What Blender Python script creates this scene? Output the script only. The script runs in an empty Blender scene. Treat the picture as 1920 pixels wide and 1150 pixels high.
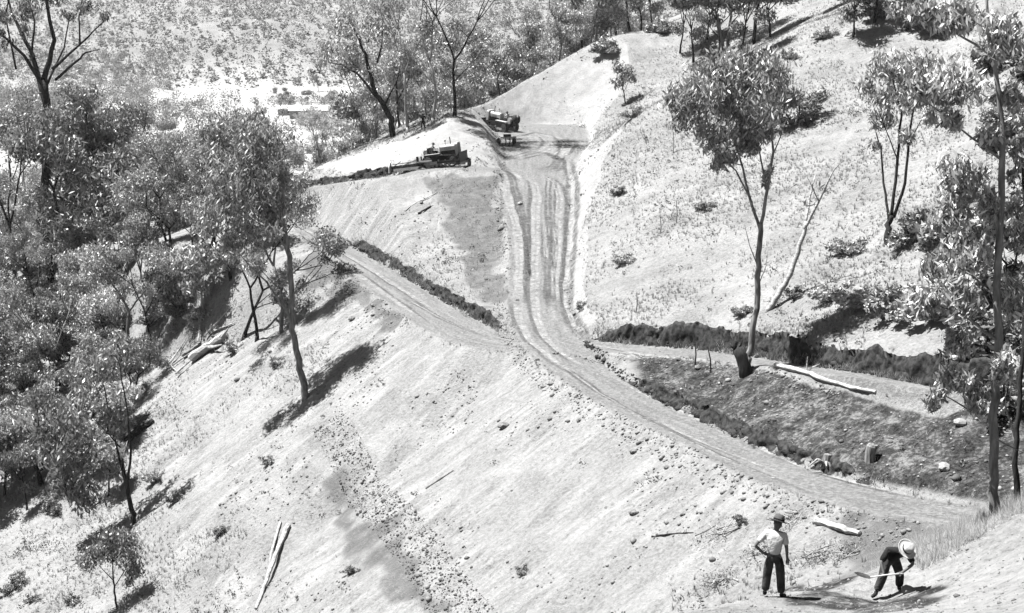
import bpy, bmesh, math, random
import numpy as np
from mathutils import Vector, Matrix

# ------------------------------------------------------------------ camera, sky, sun, exposure
scene = bpy.context.scene
COL = scene.collection
FPX, PITCH = 2600.0, math.radians(12.0)
cam_data = bpy.data.cameras.new('camera')
cam_data.sensor_width = 36.0
cam_data.lens = 36.0 * FPX / 1920.0
cam_data.clip_start = 0.5
cam_data.clip_end = 9000.0
camera = bpy.data.objects.new('camera', cam_data)
COL.objects.link(camera)
camera.location = (0, 0, 0)
camera.rotation_euler = (math.pi / 2 - PITCH, 0, 0)
scene.camera = camera

SUN_DIR = Vector((-0.40, 0.15, 0.905)).normalized()
SUN_EL = math.asin(SUN_DIR.z)
SUN_AZ = math.atan2(SUN_DIR.x, SUN_DIR.y)
world = bpy.data.worlds.new('World')
scene.world = world
world.use_nodes = True
wn = world.node_tree
wn.nodes.clear()
w_out = wn.nodes.new('ShaderNodeOutputWorld')
w_bg = wn.nodes.new('ShaderNodeBackground')
w_bw = wn.nodes.new('ShaderNodeSeparateColor')   # red-filtered monochrome film: the blue sky counts little
w_sky = wn.nodes.new('ShaderNodeTexSky')
w_sky.sky_type = 'NISHITA'
w_sky.sun_disc = False
w_sky.altitude = 900.0
w_sky.dust_density = 0.3
w_sky.sun_elevation = SUN_EL
w_sky.sun_rotation = SUN_AZ
w_bg.inputs['Strength'].default_value = 0.05
wn.links.new(w_sky.outputs[0], w_bw.inputs[0])
wn.links.new(w_bw.outputs[0], w_bg.inputs['Color'])
wn.links.new(w_bg.outputs[0], w_out.inputs['Surface'])

sun_data = bpy.data.lights.new('sun', 'SUN')
sun_data.energy = 5.0
sun_data.angle = math.radians(0.5)
sun_data.color = (1.0, 0.995, 0.985)
sun = bpy.data.objects.new('sun', sun_data)
COL.objects.link(sun)
sun.rotation_euler = (-SUN_DIR).to_track_quat('-Z', 'Y').to_euler()

vs = scene.view_settings
vs.view_transform = 'Standard'
vs.look = 'None'
vs.gamma = 1.0
vs.use_curve_mapping = False
vs.exposure = 2.35

rng = np.random.default_rng(7)
random.seed(7)

# ------------------------------------------------------------------ helpers
def tag(o, label=None, cat=None, group=None, kind=None):
    if label: o['label'] = label
    if cat: o['category'] = cat
    if group: o['group'] = group
    if kind: o['kind'] = kind
    return o

def link(name, me, parent=None, mat=None):
    o = bpy.data.objects.new(name, me)
    COL.objects.link(o)
    if parent is not None: o.parent = parent
    if mat is not None and me is not None and not me.materials: me.materials.append(mat)
    return o

def empty(name, loc=(0, 0, 0), rot=(0, 0, 0), scale=1.0):
    o = bpy.data.objects.new(name, None)
    COL.objects.link(o)
    o.empty_display_size = 0.2
    o.location = loc; o.rotation_euler = rot
    o.scale = (scale,) * 3 if not hasattr(scale, '__len__') else scale
    return o

def np_mesh(name, V, F, smooth=False):
    """V (n,3), F (m,k) all of one arity"""
    me = bpy.data.meshes.new(name)
    V = np.ascontiguousarray(V, dtype=np.float32); F = np.ascontiguousarray(F, dtype=np.int32)
    m, k = F.shape
    me.vertices.add(len(V)); me.vertices.foreach_set('co', V.ravel())
    me.loops.add(m * k); me.loops.foreach_set('vertex_index', F.ravel())
    me.polygons.add(m)
    me.polygons.foreach_set('loop_start', np.arange(m, dtype=np.int32) * k)
    me.polygons.foreach_set('loop_total', np.full(m, k, dtype=np.int32))
    if smooth: me.polygons.foreach_set('use_smooth', np.ones(m, dtype=bool))
    me.update(); me.validate()
    return me

def cam_dir(u, v):
    a = (u - 960.0) / FPX; b = (575.0 - v) / FPX
    c, s = math.cos(PITCH), math.sin(PITCH)
    return np.array([a, c + b * s, -s + b * c])
def PZ(u, v, z):
    d = cam_dir(u, v); return d * (z / d[2])
def PD(u, v, D):
    return cam_dir(u, v) * D

def hash2(ix, iy, seed):
    h = (ix.astype(np.int64) * 374761393 + iy.astype(np.int64) * 668265263 + seed * 974711) & 0x7fffffff
    h = ((h ^ (h >> 13)) * 1274126177) & 0x7fffffff
    h = (h ^ (h >> 16)) & 0xffff
    return h / 65535.0
def vnoise(x, y, seed=0):
    ix = np.floor(x); iy = np.floor(y); fx = x - ix; fy = y - iy
    fx = fx * fx * (3 - 2 * fx); fy = fy * fy * (3 - 2 * fy)
    a = hash2(ix, iy, seed); b = hash2(ix + 1, iy, seed); c = hash2(ix, iy + 1, seed); d = hash2(ix + 1, iy + 1, seed)
    return (a * (1 - fx) + b * fx) * (1 - fy) + (c * (1 - fx) + d * fx) * fy * 1.0
def fbm(x, y, seed=0, oct=4):
    r = 0; amp = 0.5
    for i in range(oct):
        r = r + amp * (vnoise(x, y, seed + i * 17) - 0.5); x = x * 2.03; y = y * 2.03; amp *= 0.5
    return r
def sstep(a, b, x):
    t = np.clip((x - a) / (b - a), 0, 1); return t * t * (3 - 2 * t)

# ------------------------------------------------------------------ terrain: natural hillside and the roads cut into it
def road(pts):
    """list of (u, v, z, half_width, cut_slope, fill_slope)"""
    out = []
    for p in pts:
        q = PZ(p[0], p[1], p[2]); out.append([q[0], q[1], q[2], *p[3:]])
    out = np.array(out)
    # densify with Catmull-Rom
    res = []
    n = len(out)
    for i in range(n - 1):
        p0 = out[max(i - 1, 0)]; p1 = out[i]; p2 = out[i + 1]; p3 = out[min(i + 2, n - 1)]
        for t in np.arange(0, 1, 0.2):
            res.append(0.5 * ((2 * p1) + (-p0 + p2) * t + (2 * p0 - 5 * p1 + 4 * p2 - p3) * t * t + (-p0 + 3 * p1 - 3 * p2 + p3) * t ** 3))
    res.append(out[-1])
    return np.array(res)

ROADS = {
 'M': road([(1010,240,-13.7,5.6,.9,.7),(1020,262,-14.0,5.0,.9,.7),(1014,300,-14.9,3.8,1.0,.7),(1004,350,-16.3,3.3,1.1,.7),
            (1008,400,-17.8,3.1,1.1,.7),(1010,450,-19.0,2.6,1.1,.7),(1010,500,-20.0,2.4,1.1,.66),(1008,550,-20.8,2.3,1.1,.66),
            (1014,600,-21.5,2.2,1.2,.66),(1050,662,-21.8,2.0,1.2,.66),(1150,738,-21.5,1.7,2.2,.64),(1300,812,-21.2,1.6,2.2,.64),
            (1450,882,-20.7,1.6,2.0,.64),(1600,930,-20.1,1.7,2.0,.64),(1750,962,-19.4,1.8,2.0,.64),(1850,980,-18.8,1.8,2.0,.64),(2050,1010,-17.8,1.8,2.0,.64)]),
 'L': road([(1020,650,-21.8,2.0,2.2,.66),(900,634,-22.1,2.3,2.4,.66),(800,582,-22.2,2.3,2.4,.66),(700,515,-22.0,2.2,2.4,.66),(600,452,-21.6,2.0,2.4,.66),
            (540,415,-21.4,1.9,2.4,.66),(490,388,-21.5,1.8,2.0,.66),(440,368,-21.9,1.8,2.0,.66)]),
 'R': road([(1040,640,-21.8,1.8,2.8,.6),(1120,650,-21.4,1.6,2.8,.6),(1200,656,-20.9,1.4,2.8,.6),(1300,663,-20.3,1.25,2.8,.6),(1400,676,-19.5,1.15,2.8,.6),(1500,690,-18.6,.9,2.8,.6),
            (1600,704,-17.8,.75,2.4,.6),(1750,730,-17.0,.7,2.2,.6),(1880,752,-17.0,.7,2.2,.6),(2050,785,-17.0,.7,2.2,.6)]),
 'D': road([(965,322,-15.4,1.7,.9,.30),(900,317,-15.1,1.9,.75,.30),(835,315,-15.1,1.9,.9,.30),(745,329,-15.8,1.3,2.6,.30),(640,343,-17.5,1.0,2.6,.30),(540,359,-19.8,1.0,2.6,.30),(470,374,-21.6,1.0,2.0,.8)]),
 'F': road([(618,858,-30.0,.5,2.0,.9),(700,960,-30.0,.6,2.0,.9),(790,1075,-29.8,.6,2.0,.9),(870,1180,-29.5,.6,2.0,.9),(950,1290,-29.2,.6,2.0,.9)]),
}
NZ = [(1115,200,-11.2),(1105,300,-14.2),(1092,400,-17.0),(1088,500,-19.2),(1080,590,-20.4),
      (1300,500,-17.5),(1500,500,-16.2),(1300,300,-12.8),(1500,300,-11.5),(1700,300,-10.5),(1700,500,-14.8),(1800,620,-15.3),
      (1300,100,-5.1),(1500,50,-1.5),(1700,100,-3.8),(1900,100,-3.4),(1900,400,-10.6),(1200,400,-15.4),(1200,200,-8.8),
      (1200,590,-19.5),(1300,600,-18.9),(1400,610,-18.1),(1500,620,-17.2),(1650,650,-16.0),
      (1250,720,-21.0),(1400,780,-20.3),(1500,790,-19.4),(1650,820,-19.0),(1750,850,-18.7),(1850,880,-18.4),
      (835,450,-19.3),(700,420,-19.8),(900,450,-19.4),(850,545,-21.2),(750,470,-20.7),(620,410,-19.9),(835,370,-16.8),(700,360,-17.6),
      (590,318,-17.5),(640,290,-15.3),(740,262,-12.9),(860,228,-11.6),(900,212,-11.2),(960,170,-9.3),(1020,135,-7.4),(1080,106,-5.6),(1150,70,-3.2),
      (0,1150,-40),(200,1100,-38),(400,1150,-35.5),(240,960,-36),(100,900,-37.5),(570,745,-27.5),(520,950,-32.2),(300,650,-31),(0,700,-36),(180,550,-30.5),
      (450,640,-28.5),(600,560,-25.3),(480,480,-26.0),(510,425,-22.4),(455,390,-22.9),(560,462,-23.0),(350,400,-27.2),(200,350,-29.5),(0,400,-33),(620,862,-30.3),(700,960,-30.2),(850,1150,-29.8),(700,700,-26.0),(900,800,-25.5)]
ND = [(1450,1122,29),(1660,1122,29.5),(1400,1150,27.5),(1250,1150,27),(1920,1150,22),(1870,962,32),(1800,1012,30.5),(1920,955,32.5),(1550,1100,29.6)]
NW = [(2,31,-15.2),(7,34,-16),(11,37,-16),(7,42,-21),(0,0,-1.9),(2,10,-6.5),(-5,12,-9),(15,10,-1.5),(20,25,-5),(16,33,-9.5),(26,45,-11.5),(18,43,-15.5),(-6,25,-17),(-10,40,-28),(0,40,-25),(-20,30,-28),(-20,60,-38.5),(0,52,-28.5),
      (-28,185,-24),(-16,172,-19),(-8,182,-17.5),(-3,198,-16.5),(5,215,-13),(15,225,-6),(-40,220,-34),(-10,240,-30),(10,260,-23),(30,260,-4),(22,205,-2),
      (60,150,8),(60,80,5),(60,200,12),(45,230,4),(40,40,-2),(60,20,8),(36,190,3),
      (-150,200,-48),(-150,350,-56),(0,400,-54),(100,350,-2),(150,200,30),(150,50,32),(-120,60,-46),(-120,0,-38),(-60,0,-26),(60,-30,16),(0,-40,6),(-100,-50,-14),(-80,120,-42),(-60,300,-44),(-90,220,-38)]
CP = [PZ(*p) for p in NZ] + [PD(*p) for p in ND] + [np.array(p, float) for p in NW]
for k in 'MLRD':   # the hillside passes close to the roads
    CP += [r[:3] for r in ROADS[k][::5]]
CP = np.array(CP)
_reg = np.full(len(CP), 14.0); _reg[len(NZ):len(NZ) + len(ND)] = .6
def _phi(r2): return 0.5 * r2 * np.log(np.maximum(r2, 1e-9))
_n = len(CP)
_A = np.zeros((_n + 3, _n + 3))
_d2 = ((CP[:, None, :2] - CP[None, :, :2]) ** 2).sum(-1)
_A[:_n, :_n] = _phi(_d2) + np.diag(_reg)
_A[:_n, _n] = 1; _A[:_n, _n + 1:] = CP[:, :2]; _A[_n, :_n] = 1; _A[_n + 1:, :_n] = CP[:, :2].T
_w = np.linalg.solve(_A, np.concatenate([CP[:, 2], [0, 0, 0]]))
def natural(x, y):
    z = _w[_n] + _w[_n + 1] * x + _w[_n + 2] * y
    for i in range(_n):
        z = z + _w[i] * _phi((x - CP[i, 0]) ** 2 + (y - CP[i, 1]) ** 2)
    return z
def farland(x, y):
    base = -62 + 3 * fbm(x / 160, y / 160, 91)
    hill = np.maximum(0, y - 1165 - 0.10 * x + 130 * fbm(x / 300, y / 300, 5)) * 0.42
    hill = hill + sstep(0, 60, hill) * 55 * fbm(x / 170, y / 170, 23)
    right = np.maximum(0, x - 170 - np.maximum(y - 500, 0) * 0.15) * 0.33
    left = np.maximum(0, -x - 420) * 0.35
    hill = 120 * np.tanh(hill / 120); right = 110 * np.tanh(right / 110); left = 80 * np.tanh(left / 80)
    return base + np.maximum(hill, np.maximum(right, left)) + .25 * np.minimum(hill, right)
def seg_dist(x, y, R):
    """nearest point on the polyline: distance, signed side, z, hw, cut, fill, arclength"""
    best = np.full(x.shape, 1e12); idx = np.zeros(x.shape, int); tt = np.zeros(x.shape); sg = np.zeros(x.shape)
    for i in range(len(R) - 1):
        ax, ay = R[i, :2]; bx, by = R[i + 1, :2]; dx, dy = bx - ax, by - ay; L2 = dx * dx + dy * dy + 1e-9
        t = np.clip(((x - ax) * dx + (y - ay) * dy) / L2, 0, 1)
        qx = x - ax - t * dx; qy = y - ay - t * dy; d2 = qx * qx + qy * qy
        m = d2 < best
        best = np.where(m, d2, best); idx = np.where(m, i, idx); tt = np.where(m, t, tt); sg = np.where(m, np.sign(dx * qy - dy * qx), sg)
    val = R[idx] * (1 - tt[..., None]) + R[idx + 1] * tt[..., None]
    S = np.concatenate([[0], np.cumsum(np.hypot(np.diff(R[:, 0]), np.diff(R[:, 1])))])
    s = S[idx] * (1 - tt) + S[idx + 1] * tt
    return np.sqrt(best), sg, val, s
def terrain(x, y, masks=False):
    shp = x.shape; x = x.ravel().astype(float); y = y.ravel().astype(float)
    near = 1 - sstep(260, 480, np.hypot(x, y - 90))
    z = farland(x, y)
    i = np.where(near > 0)[0]
    xi, yi = x[i], y[i]
    zn = natural(xi, yi)
    zn = zn + 0.9 * fbm(xi / 9, yi / 9, 3, 3) + 0.22 * fbm(xi / 1.6, yi / 1.6, 11, 3)
    z[i] = z[i] * (1 - near[i]) + zn * near[i]
    # corridor
    c = np.where((np.abs(x) < 110) & (y > 20) & (y < 260))[0]
    xc, yc, zc = x[c], y[c], z[c].copy()
    bank = np.zeros(len(c)); fill = np.zeros(len(c)); rd = np.zeros(len(c)); pale = np.zeros(len(c))
    fs = xc * 1.0; fd = yc * 1.0; bestd = np.full(len(c), 1e9)
    trk = np.zeros(len(c))
    info = {}
    wob = 0.9 * fbm(xc / 2.2, yc / 2.2, 41, 3)
    for k in ('F', 'D', 'L', 'R', 'M'):
        d, sg, val, s = seg_dist(xc, yc, ROADS[k]); info[k] = (d, sg, val, s)
        zr, hw, cu, fi = val[:, 2], val[:, 3], val[:, 4], val[:, 5]
        e = np.maximum(d - hw - wob * (0.5 if k != 'F' else .2), 0)
        steep = cu > 1.3
        hb = {'R': 1.45, 'L': 1.15, 'D': 1.15, 'M': .8, 'F': .5}[k] * (0.85 + .5 * (vnoise(xc / 5, yc / 5, 63) - .5))
        cu = np.where(steep, 1.35, cu)
        hi = zr + np.where(steep, np.minimum(cu * e, hb) + (1.3 if k == 'L' else .45) * np.maximum(e - hb / np.maximum(cu, .1), 0), cu * e); lo = zr - fi * e
        reach = 1 - (sstep(4, 8, d) if k == 'F' else sstep(18, 26, d))
        up = {'R': 1, 'L': -1, 'D': -1, 'M': 1, 'F': 1}[k]
        lift = np.ones(len(c))
        if k == 'M': lift = sstep(62, 47, yc) * 0 + sstep(84, 76, yc)
        if k == 'D': lift = sstep(-8.0, -11.0, xc)
        if k == 'L': lift = sstep(-1.0, -3.5, xc)
        if k == 'R': lift = sstep(3.4, 4.8, xc)
        if k == 'F': lift = 0.0
        shelf = zr + np.minimum(cu * e, hb) - .3 * np.maximum(e - 1.2, 0)
        zc = np.where((sg == up) & (e > 0) & (d < 9), zc + (np.maximum(zc, shelf) - zc) * lift, zc)
        isb = (zc > hi - .02) & (reach > 0); isf = (zc < lo) & (reach > 0)
        ebk = sstep(.0, .10, e) * (1 - sstep(hb * .95, hb * 1.25, cu * e)) * steep * sstep(-.15, .0, zc - hi) * (sg == up)
        bank = np.maximum(bank, ebk * .0); pale = np.maximum(pale, np.where(cu <= 1.3, sstep(0, .25, zc - hi) * sstep(0, .1, e), 0))
        if k != 'F': fill = np.maximum(fill, sstep(0, .3, lo - zc) * reach * sstep(0, .1, e))
        znew = np.where(isb, hi, np.where(isf, lo, zc))
        zc = zc * (1 - reach) + znew * reach
        m = (d < bestd) & (k != 'F'); fs = np.where(m, s, fs); fd = np.where(m, d - hw, fd); bestd = np.where(m, d, bestd)
    for k in ('D', 'L', 'R', 'M'):
        d, sg, val, s = info[k]; hw = val[:, 3]
        soft = np.where((k == 'M') & (yc > 135), 1.4, .3 if k == 'R' else .45)
        bed = 1 - sstep(hw - soft, hw + soft * .8, d + wob * np.where((k == 'M') & (yc > 120), 1.6, .4))
        off = d * sg
        zb = val[:, 2] + 0.05 * fbm(s / .8, off / .5, 77, 3)
        zc = zc * (1 - bed) + zb * bed
        rd = np.maximum(rd, bed)
    bank *= (1 - rd); fill *= (1 - rd); pale *= (1 - rd)
    # rubble berm along the outer edge of the roads, streaks down the fill
    zc = zc + fill * 0.34 * fbm(fs / .9, fd / 7.0, 33, 4) + fill * .35 * fbm(xc / 2.4, yc / 2.4, 21, 3)
    zc = zc + (1 - rd) * (.16 * fbm(xc / .7, yc / .7, 29, 3)) + pale * .5 * fbm(xc / 1.3, yc / 1.3, 37, 4) + .06 * rd * fbm(xc / .9, yc / .9, 38, 3)
    z[c] = zc
    dM, sM, vM, _s = info['M']; dR, sR, vR, _s = info['R']
    dk = sstep(0, .5, dM - vM[:, 3]) * sstep(0, .5, dR - vR[:, 3]) * (sM > 0) * (sR < 0) * sstep(6.0, 9.0, xc) * (yc < 86)
    zc = zc + dk * (.55 * fbm(xc / 1.4, yc / 1.4, 83, 4)); z[c] = zc
    # edge of the men's spur and the scrape they stand in
    if not masks: return z.reshape(shp)
    out = {n: np.zeros(len(x)) for n in ('bank', 'fill', 'road', 'pale', 'track', 'dark')}
    for n, a in (('bank', bank), ('fill', fill), ('road', rd), ('pale', pale), ('track', trk), ('dark', dk)): out[n][c] = a
    S = x.copy(); Dd = y.copy(); S[c] = fs; Dd[c] = fd
    out['flow_s'] = S; out['flow_d'] = Dd
    return z.reshape(shp), out

def axis_lines(lo, hi, dense):
    """dense: list of (a,b,step); grows geometrically outside"""
    L = []
    for a, b, st in dense: L += list(np.arange(a, b - 1e-6, st))
    L.append(dense[-1][1])
    st = dense[-1][2]; v = L[-1]
    while v < hi: st = min(st * 1.09, 60); v += st; L.append(v)
    st = dense[0][2]; v = L[0]; pre = []
    while v > lo: st = min(st * 1.09, 60); v -= st; pre.append(v)
    return np.array(pre[::-1] + L)
GX = axis_lines(-1600, 1600, [(-40, -24, .42), (-24, 26, .2), (26, 44, .5)])
GY = axis_lines(-300, 2600, [(20, 34, .17), (34, 50, .25), (50, 125, .2), (125, 195, .32)])
XX, YY = np.meshgrid(GX, GY)
ZZ, MASK = terrain(XX, YY, masks=True)
nx, ny = len(GX), len(GY)
def ground(x, y):
    i = int(np.clip(np.searchsorted(GX, x) - 1, 0, nx - 2)); j = int(np.clip(np.searchsorted(GY, y) - 1, 0, ny - 2))
    a = (x - GX[i]) / (GX[i + 1] - GX[i]); b = (y - GY[j]) / (GY[j + 1] - GY[j])
    return float((ZZ[j, i] * (1 - a) + ZZ[j, i + 1] * a) * (1 - b) + (ZZ[j + 1, i] * (1 - a) + ZZ[j + 1, i + 1] * a) * b)
def groundv(x, y):
    i = np.clip(np.searchsorted(GX, x) - 1, 0, nx - 2); j = np.clip(np.searchsorted(GY, y) - 1, 0, ny - 2)
    a = (x - GX[i]) / (GX[i + 1] - GX[i]); b = (y - GY[j]) / (GY[j + 1] - GY[j])
    return (ZZ[j, i] * (1 - a) + ZZ[j, i + 1] * a) * (1 - b) + (ZZ[j + 1, i] * (1 - a) + ZZ[j + 1, i + 1] * a) * b
def maskv(name, x, y):
    i = np.clip(np.searchsorted(GX, x), 0, nx - 1); j = np.clip(np.searchsorted(GY, y), 0, ny - 1)
    return MASK[name].reshape(ny, nx)[j, i]
def hit(u, v, dmin=18.0):
    """where the sight line through a point of the view meets the ground"""
    d = cam_dir(u, v); t = np.concatenate([np.arange(dmin, 260, .25), np.arange(260, 2500, 3.0)])
    P = t[:, None] * d[None]
    below = P[:, 2] < groundv(P[:, 0], P[:, 1])
    k = int(np.argmax(below)) if below.any() else len(t) - 1
    p = P[k]
    return Vector((p[0], p[1], ground(p[0], p[1])))
# ------------------------------------------------------------------ materials
def new_mat(name):
    m = bpy.data.materials.new(name); m.use_nodes = True
    nt = m.node_tree; b = nt.nodes['Principled BSDF']
    return m, nt, b
def N(nt, typ, **kw):
    n = nt.nodes.new(typ)
    for k, v in kw.items(): setattr(n, k, v)
    return n
def g(v): return (v * .4, v * .4, v * .4, 1)   # filtered film tones
def ramp(nt, src, stops):
    r = N(nt, 'ShaderNodeValToRGB')
    el = r.color_ramp.elements
    el[0].position, el[0].color = stops[0][0], g(stops[0][1])
    el[1].position, el[1].color = stops[1][0], g(stops[1][1])
    for p, c in stops[2:]:
        e = el.new(p); e.color = g(c)
    nt.links.new(src, r.inputs[0]); return r.outputs[0]
def noise(nt, scale, vec=None, detail=4, rough=.6):
    n = N(nt, 'ShaderNodeTexNoise'); n.inputs['Scale'].default_value = scale; n.inputs['Detail'].default_value = detail; n.inputs['Roughness'].default_value = rough
    if vec is not None: nt.links.new(vec, n.inputs['Vector'])
    return n.outputs['Fac']
def mix(nt, fac, a, b):
    m = N(nt, 'ShaderNodeMix', data_type='RGBA')
    nt.links.new(fac, m.inputs[0])
    for s, i in ((a, 6), (b, 7)):
        if isinstance(s, float): m.inputs[i].default_value = g(s)
        else: nt.links.new(s, m.inputs[i])
    return m.outputs[2]
def mathn(nt, op, a, b=None):
    m = N(nt, 'ShaderNodeMath', operation=op)
    for s, i in ((a, 0), (b, 1)):
        if s is None: continue
        if isinstance(s, (float, int)): m.inputs[i].default_value = s
        else: nt.links.new(s, m.inputs[i])
    return m.outputs[0]
def simple_mat(name, lo, hi, scale=6.0, rough=.8, bump=.3, metallic=0.0, stretch=None, coord='Object', spec=.06):
    m, nt, b = new_mat(name)
    tc = N(nt, 'ShaderNodeTexCoord'); vec = tc.outputs[coord]
    if stretch:
        mp = N(nt, 'ShaderNodeMapping'); mp.inputs['Scale'].default_value = stretch; nt.links.new(vec, mp.inputs[0]); vec = mp.outputs[0]
    n = noise(nt, scale, vec)
    nt.links.new(ramp(nt, n, [(.3, lo), (.7, hi)]), b.inputs['Base Color'])
    b.inputs['Roughness'].default_value = rough; b.inputs['Metallic'].default_value = metallic
    b.inputs['Specular IOR Level'].default_value = spec
    if bump:
        bp = N(nt, 'ShaderNodeBump'); bp.inputs['Strength'].default_value = bump; bp.inputs['Distance'].default_value = .05
        nt.links.new(n, bp.inputs['Height']); nt.links.new(bp.outputs[0], b.inputs['Normal'])
    return m
def ground_mat():
    m, nt, b = new_mat('hillside_ground')
    geo = N(nt, 'ShaderNodeNewGeometry').outputs['Position']
    def att(n):
        a = N(nt, 'ShaderNodeAttribute'); a.attribute_name = n; return a.outputs['Fac']
    cx = N(nt, 'ShaderNodeCombineXYZ'); nt.links.new(mathn(nt, 'MULTIPLY', att('flow_s'), 1.0), cx.inputs[0]); nt.links.new(mathn(nt, 'MULTIPLY', att('flow_d'), .22), cx.inputs[1])
    streak = noise(nt, 1.3, cx.outputs[0], 6, .65)
    cy = N(nt, 'ShaderNodeCombineXYZ'); nt.links.new(mathn(nt, 'MULTIPLY', att('flow_s'), .08), cy.inputs[0]); nt.links.new(att('flow_d'), cy.inputs[1])
    along = noise(nt, 2.0, cy.outputs[0], 5, .65)
    n0 = noise(nt, .12, geo, 3); n1 = noise(nt, .9, geo, 5, .65); n2 = noise(nt, 5.0, geo, 5, .7); n3 = noise(nt, 22.0, geo, 3, .7)
    fine = mathn(nt, 'ADD', mathn(nt, 'MULTIPLY', n2, .6), mathn(nt, 'MULTIPLY', n1, .4))
    grass = ramp(nt, fine, [(.34, .20), (.5, .38), (.64, .47)])
    soil_s = ramp(nt, mathn(nt, 'ADD', mathn(nt, 'MULTIPLY', streak, .6), mathn(nt, 'MULTIPLY', n2, .4)), [(.36, .20), (.5, .36), (.62, .47)])
    soil_p = ramp(nt, mathn(nt, 'ADD', mathn(nt, 'MULTIPLY', n1, .5), mathn(nt, 'MULTIPLY', n2, .5)), [(.32, .30), (.5, .42), (.66, .50)])
    roadc = ramp(nt, mathn(nt, 'ADD', mathn(nt, 'MULTIPLY', along, .35), mathn(nt, 'MULTIPLY', n2, .65)), [(.36, .13), (.5, .25), (.62, .37)])
    sp = N(nt, 'ShaderNodeMapRange'); sp.inputs['From Min'].default_value = .60; sp.inputs['From Max'].default_value = .68; sp.inputs['To Max'].default_value = .62
    nt.links.new(noise(nt, 4.2, geo, 2, .5), sp.inputs[0])
    sp2 = mathn(nt, 'MULTIPLY', sp.outputs[0], ramp(nt, noise(nt, .5, geo, 3, .6), [(.42, 0.0), (.6, 2.5)]))
    soil_s = mix(nt, sp2, soil_s, .10); roadc = mix(nt, mathn(nt, 'MULTIPLY', sp2, .7), roadc, .12)
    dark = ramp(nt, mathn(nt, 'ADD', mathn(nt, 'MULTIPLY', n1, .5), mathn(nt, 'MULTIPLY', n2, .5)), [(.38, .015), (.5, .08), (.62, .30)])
    bankc = ramp(nt, fine, [(.35, .01), (.6, .04)])
    grey = ramp(nt, mathn(nt, 'ADD', mathn(nt, 'MULTIPLY', n1, .4), mathn(nt, 'MULTIPLY', n2, .6)), [(.36, .08), (.5, .17), (.64, .29)])
    def edge(a):   # ragged borders
        s = mathn(nt, 'ADD', a, mathn(nt, 'MULTIPLY', mathn(nt, 'SUBTRACT', n2, .5), .9))
        mr = N(nt, 'ShaderNodeMapRange'); mr.inputs['From Min'].default_value = .35; mr.inputs['From Max'].default_value = .62
        nt.links.new(s, mr.inputs[0]); return mr.outputs[0]
    patchy = N(nt, 'ShaderNodeMapRange'); patchy.inputs['From Min'].default_value = .47; patchy.inputs['From Max'].default_value = .60
    nt.links.new(mathn(nt, 'ADD', mathn(nt, 'MULTIPLY', noise(nt, .30, geo, 4, .6), .65), mathn(nt, 'MULTIPLY', n1, .35)), patchy.inputs[0])
    rough = ramp(nt, fine, [(.36, .13), (.5, .28), (.62, .38)])
    soil_s = mix(nt, mathn(nt, 'MULTIPLY', patchy.outputs[0], .75), soil_s, rough)
    scrub = ramp(nt, noise(nt, .05, geo, 5, .7), [(.35, .20), (.6, .31)])
    flat = ramp(nt, noise(nt, .02, geo, 4, .6), [(.3, .34), (.6, .46)])
    tone = N(nt, 'ShaderNodeMapRange'); tone.inputs['From Min'].default_value = .42; tone.inputs['From Max'].default_value = .62
    nt.links.new(mathn(nt, 'ADD', mathn(nt, 'MULTIPLY', noise(nt, .22, geo, 4, .6), .7), mathn(nt, 'MULTIPLY', n1, .3)), tone.inputs[0])
    grass = mix(nt, mathn(nt, 'MULTIPLY', tone.outputs[0], .7), grass, ramp(nt, fine, [(.34, .10), (.5, .22), (.64, .34)]))
    c = mix(nt, att('far'), grass, flat)
    c = mix(nt, att('scrub'), c, scrub)
    c = mix(nt, edge(att('fill')), c, soil_s)
    c = mix(nt, edge(att('pale')), c, soil_p)
    c = mix(nt, edge(att('grey')), c, grey)
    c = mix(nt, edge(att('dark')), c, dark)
    c = mix(nt, edge(att('road')), c, roadc)
    c = mix(nt, edge(att('bank')), c, bankc)
    nt.links.new(c, b.inputs['Base Color'])
    b.inputs['Roughness'].default_value = .95; b.inputs['Specular IOR Level'].default_value = .03
    bp = N(nt, 'ShaderNodeBump'); bp.inputs['Strength'].default_value = .9; bp.inputs['Distance'].default_value = .24
    nt.links.new(mathn(nt, 'ADD', mathn(nt, 'MULTIPLY', n2, .8), mathn(nt, 'MULTIPLY', n3, .25)), bp.inputs['Height'])
    nt.links.new(bp.outputs[0], b.inputs['Normal'])
    return m
def leaf_mat(name, lo, hi, trans=.3, rough=.45):
    m, nt, b = new_mat(name)
    geo = N(nt, 'ShaderNodeNewGeometry')
    oi = N(nt, 'ShaderNodeObjectInfo')
    r = ramp(nt, geo.outputs['Random Per Island'], [(0, lo), (1, hi), (.55, lo + (hi - lo) * .42)])
    hv = mathn(nt, 'ADD', mathn(nt, 'MULTIPLY', oi.outputs['Random'], .5), .75)
    mx = N(nt, 'ShaderNodeMix', data_type='RGBA', blend_type='MULTIPLY'); mx.inputs[0].default_value = 1
    cb = N(nt, 'ShaderNodeCombineColor')
    for i in range(3): nt.links.new(hv, cb.inputs[i])
    nt.links.new(r, mx.inputs[6]); nt.links.new(cb.outputs[0], mx.inputs[7])
    nt.links.new(mx.outputs[2], b.inputs['Base Color'])
    b.inputs['Roughness'].default_value = rough; b.inputs['Specular IOR Level'].default_value = .3
    tr = N(nt, 'ShaderNodeBsdfTranslucent'); nt.links.new(mx.outputs[2], tr.inputs[0])
    ms = N(nt, 'ShaderNodeMixShader'); ms.inputs[0].default_value = trans
    nt.links.new(b.outputs[0], ms.inputs[1]); nt.links.new(tr.outputs[0], ms.inputs[2])
    nt.links.new(ms.outputs[0], nt.nodes['Material Output'].inputs[0])
    return m
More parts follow.
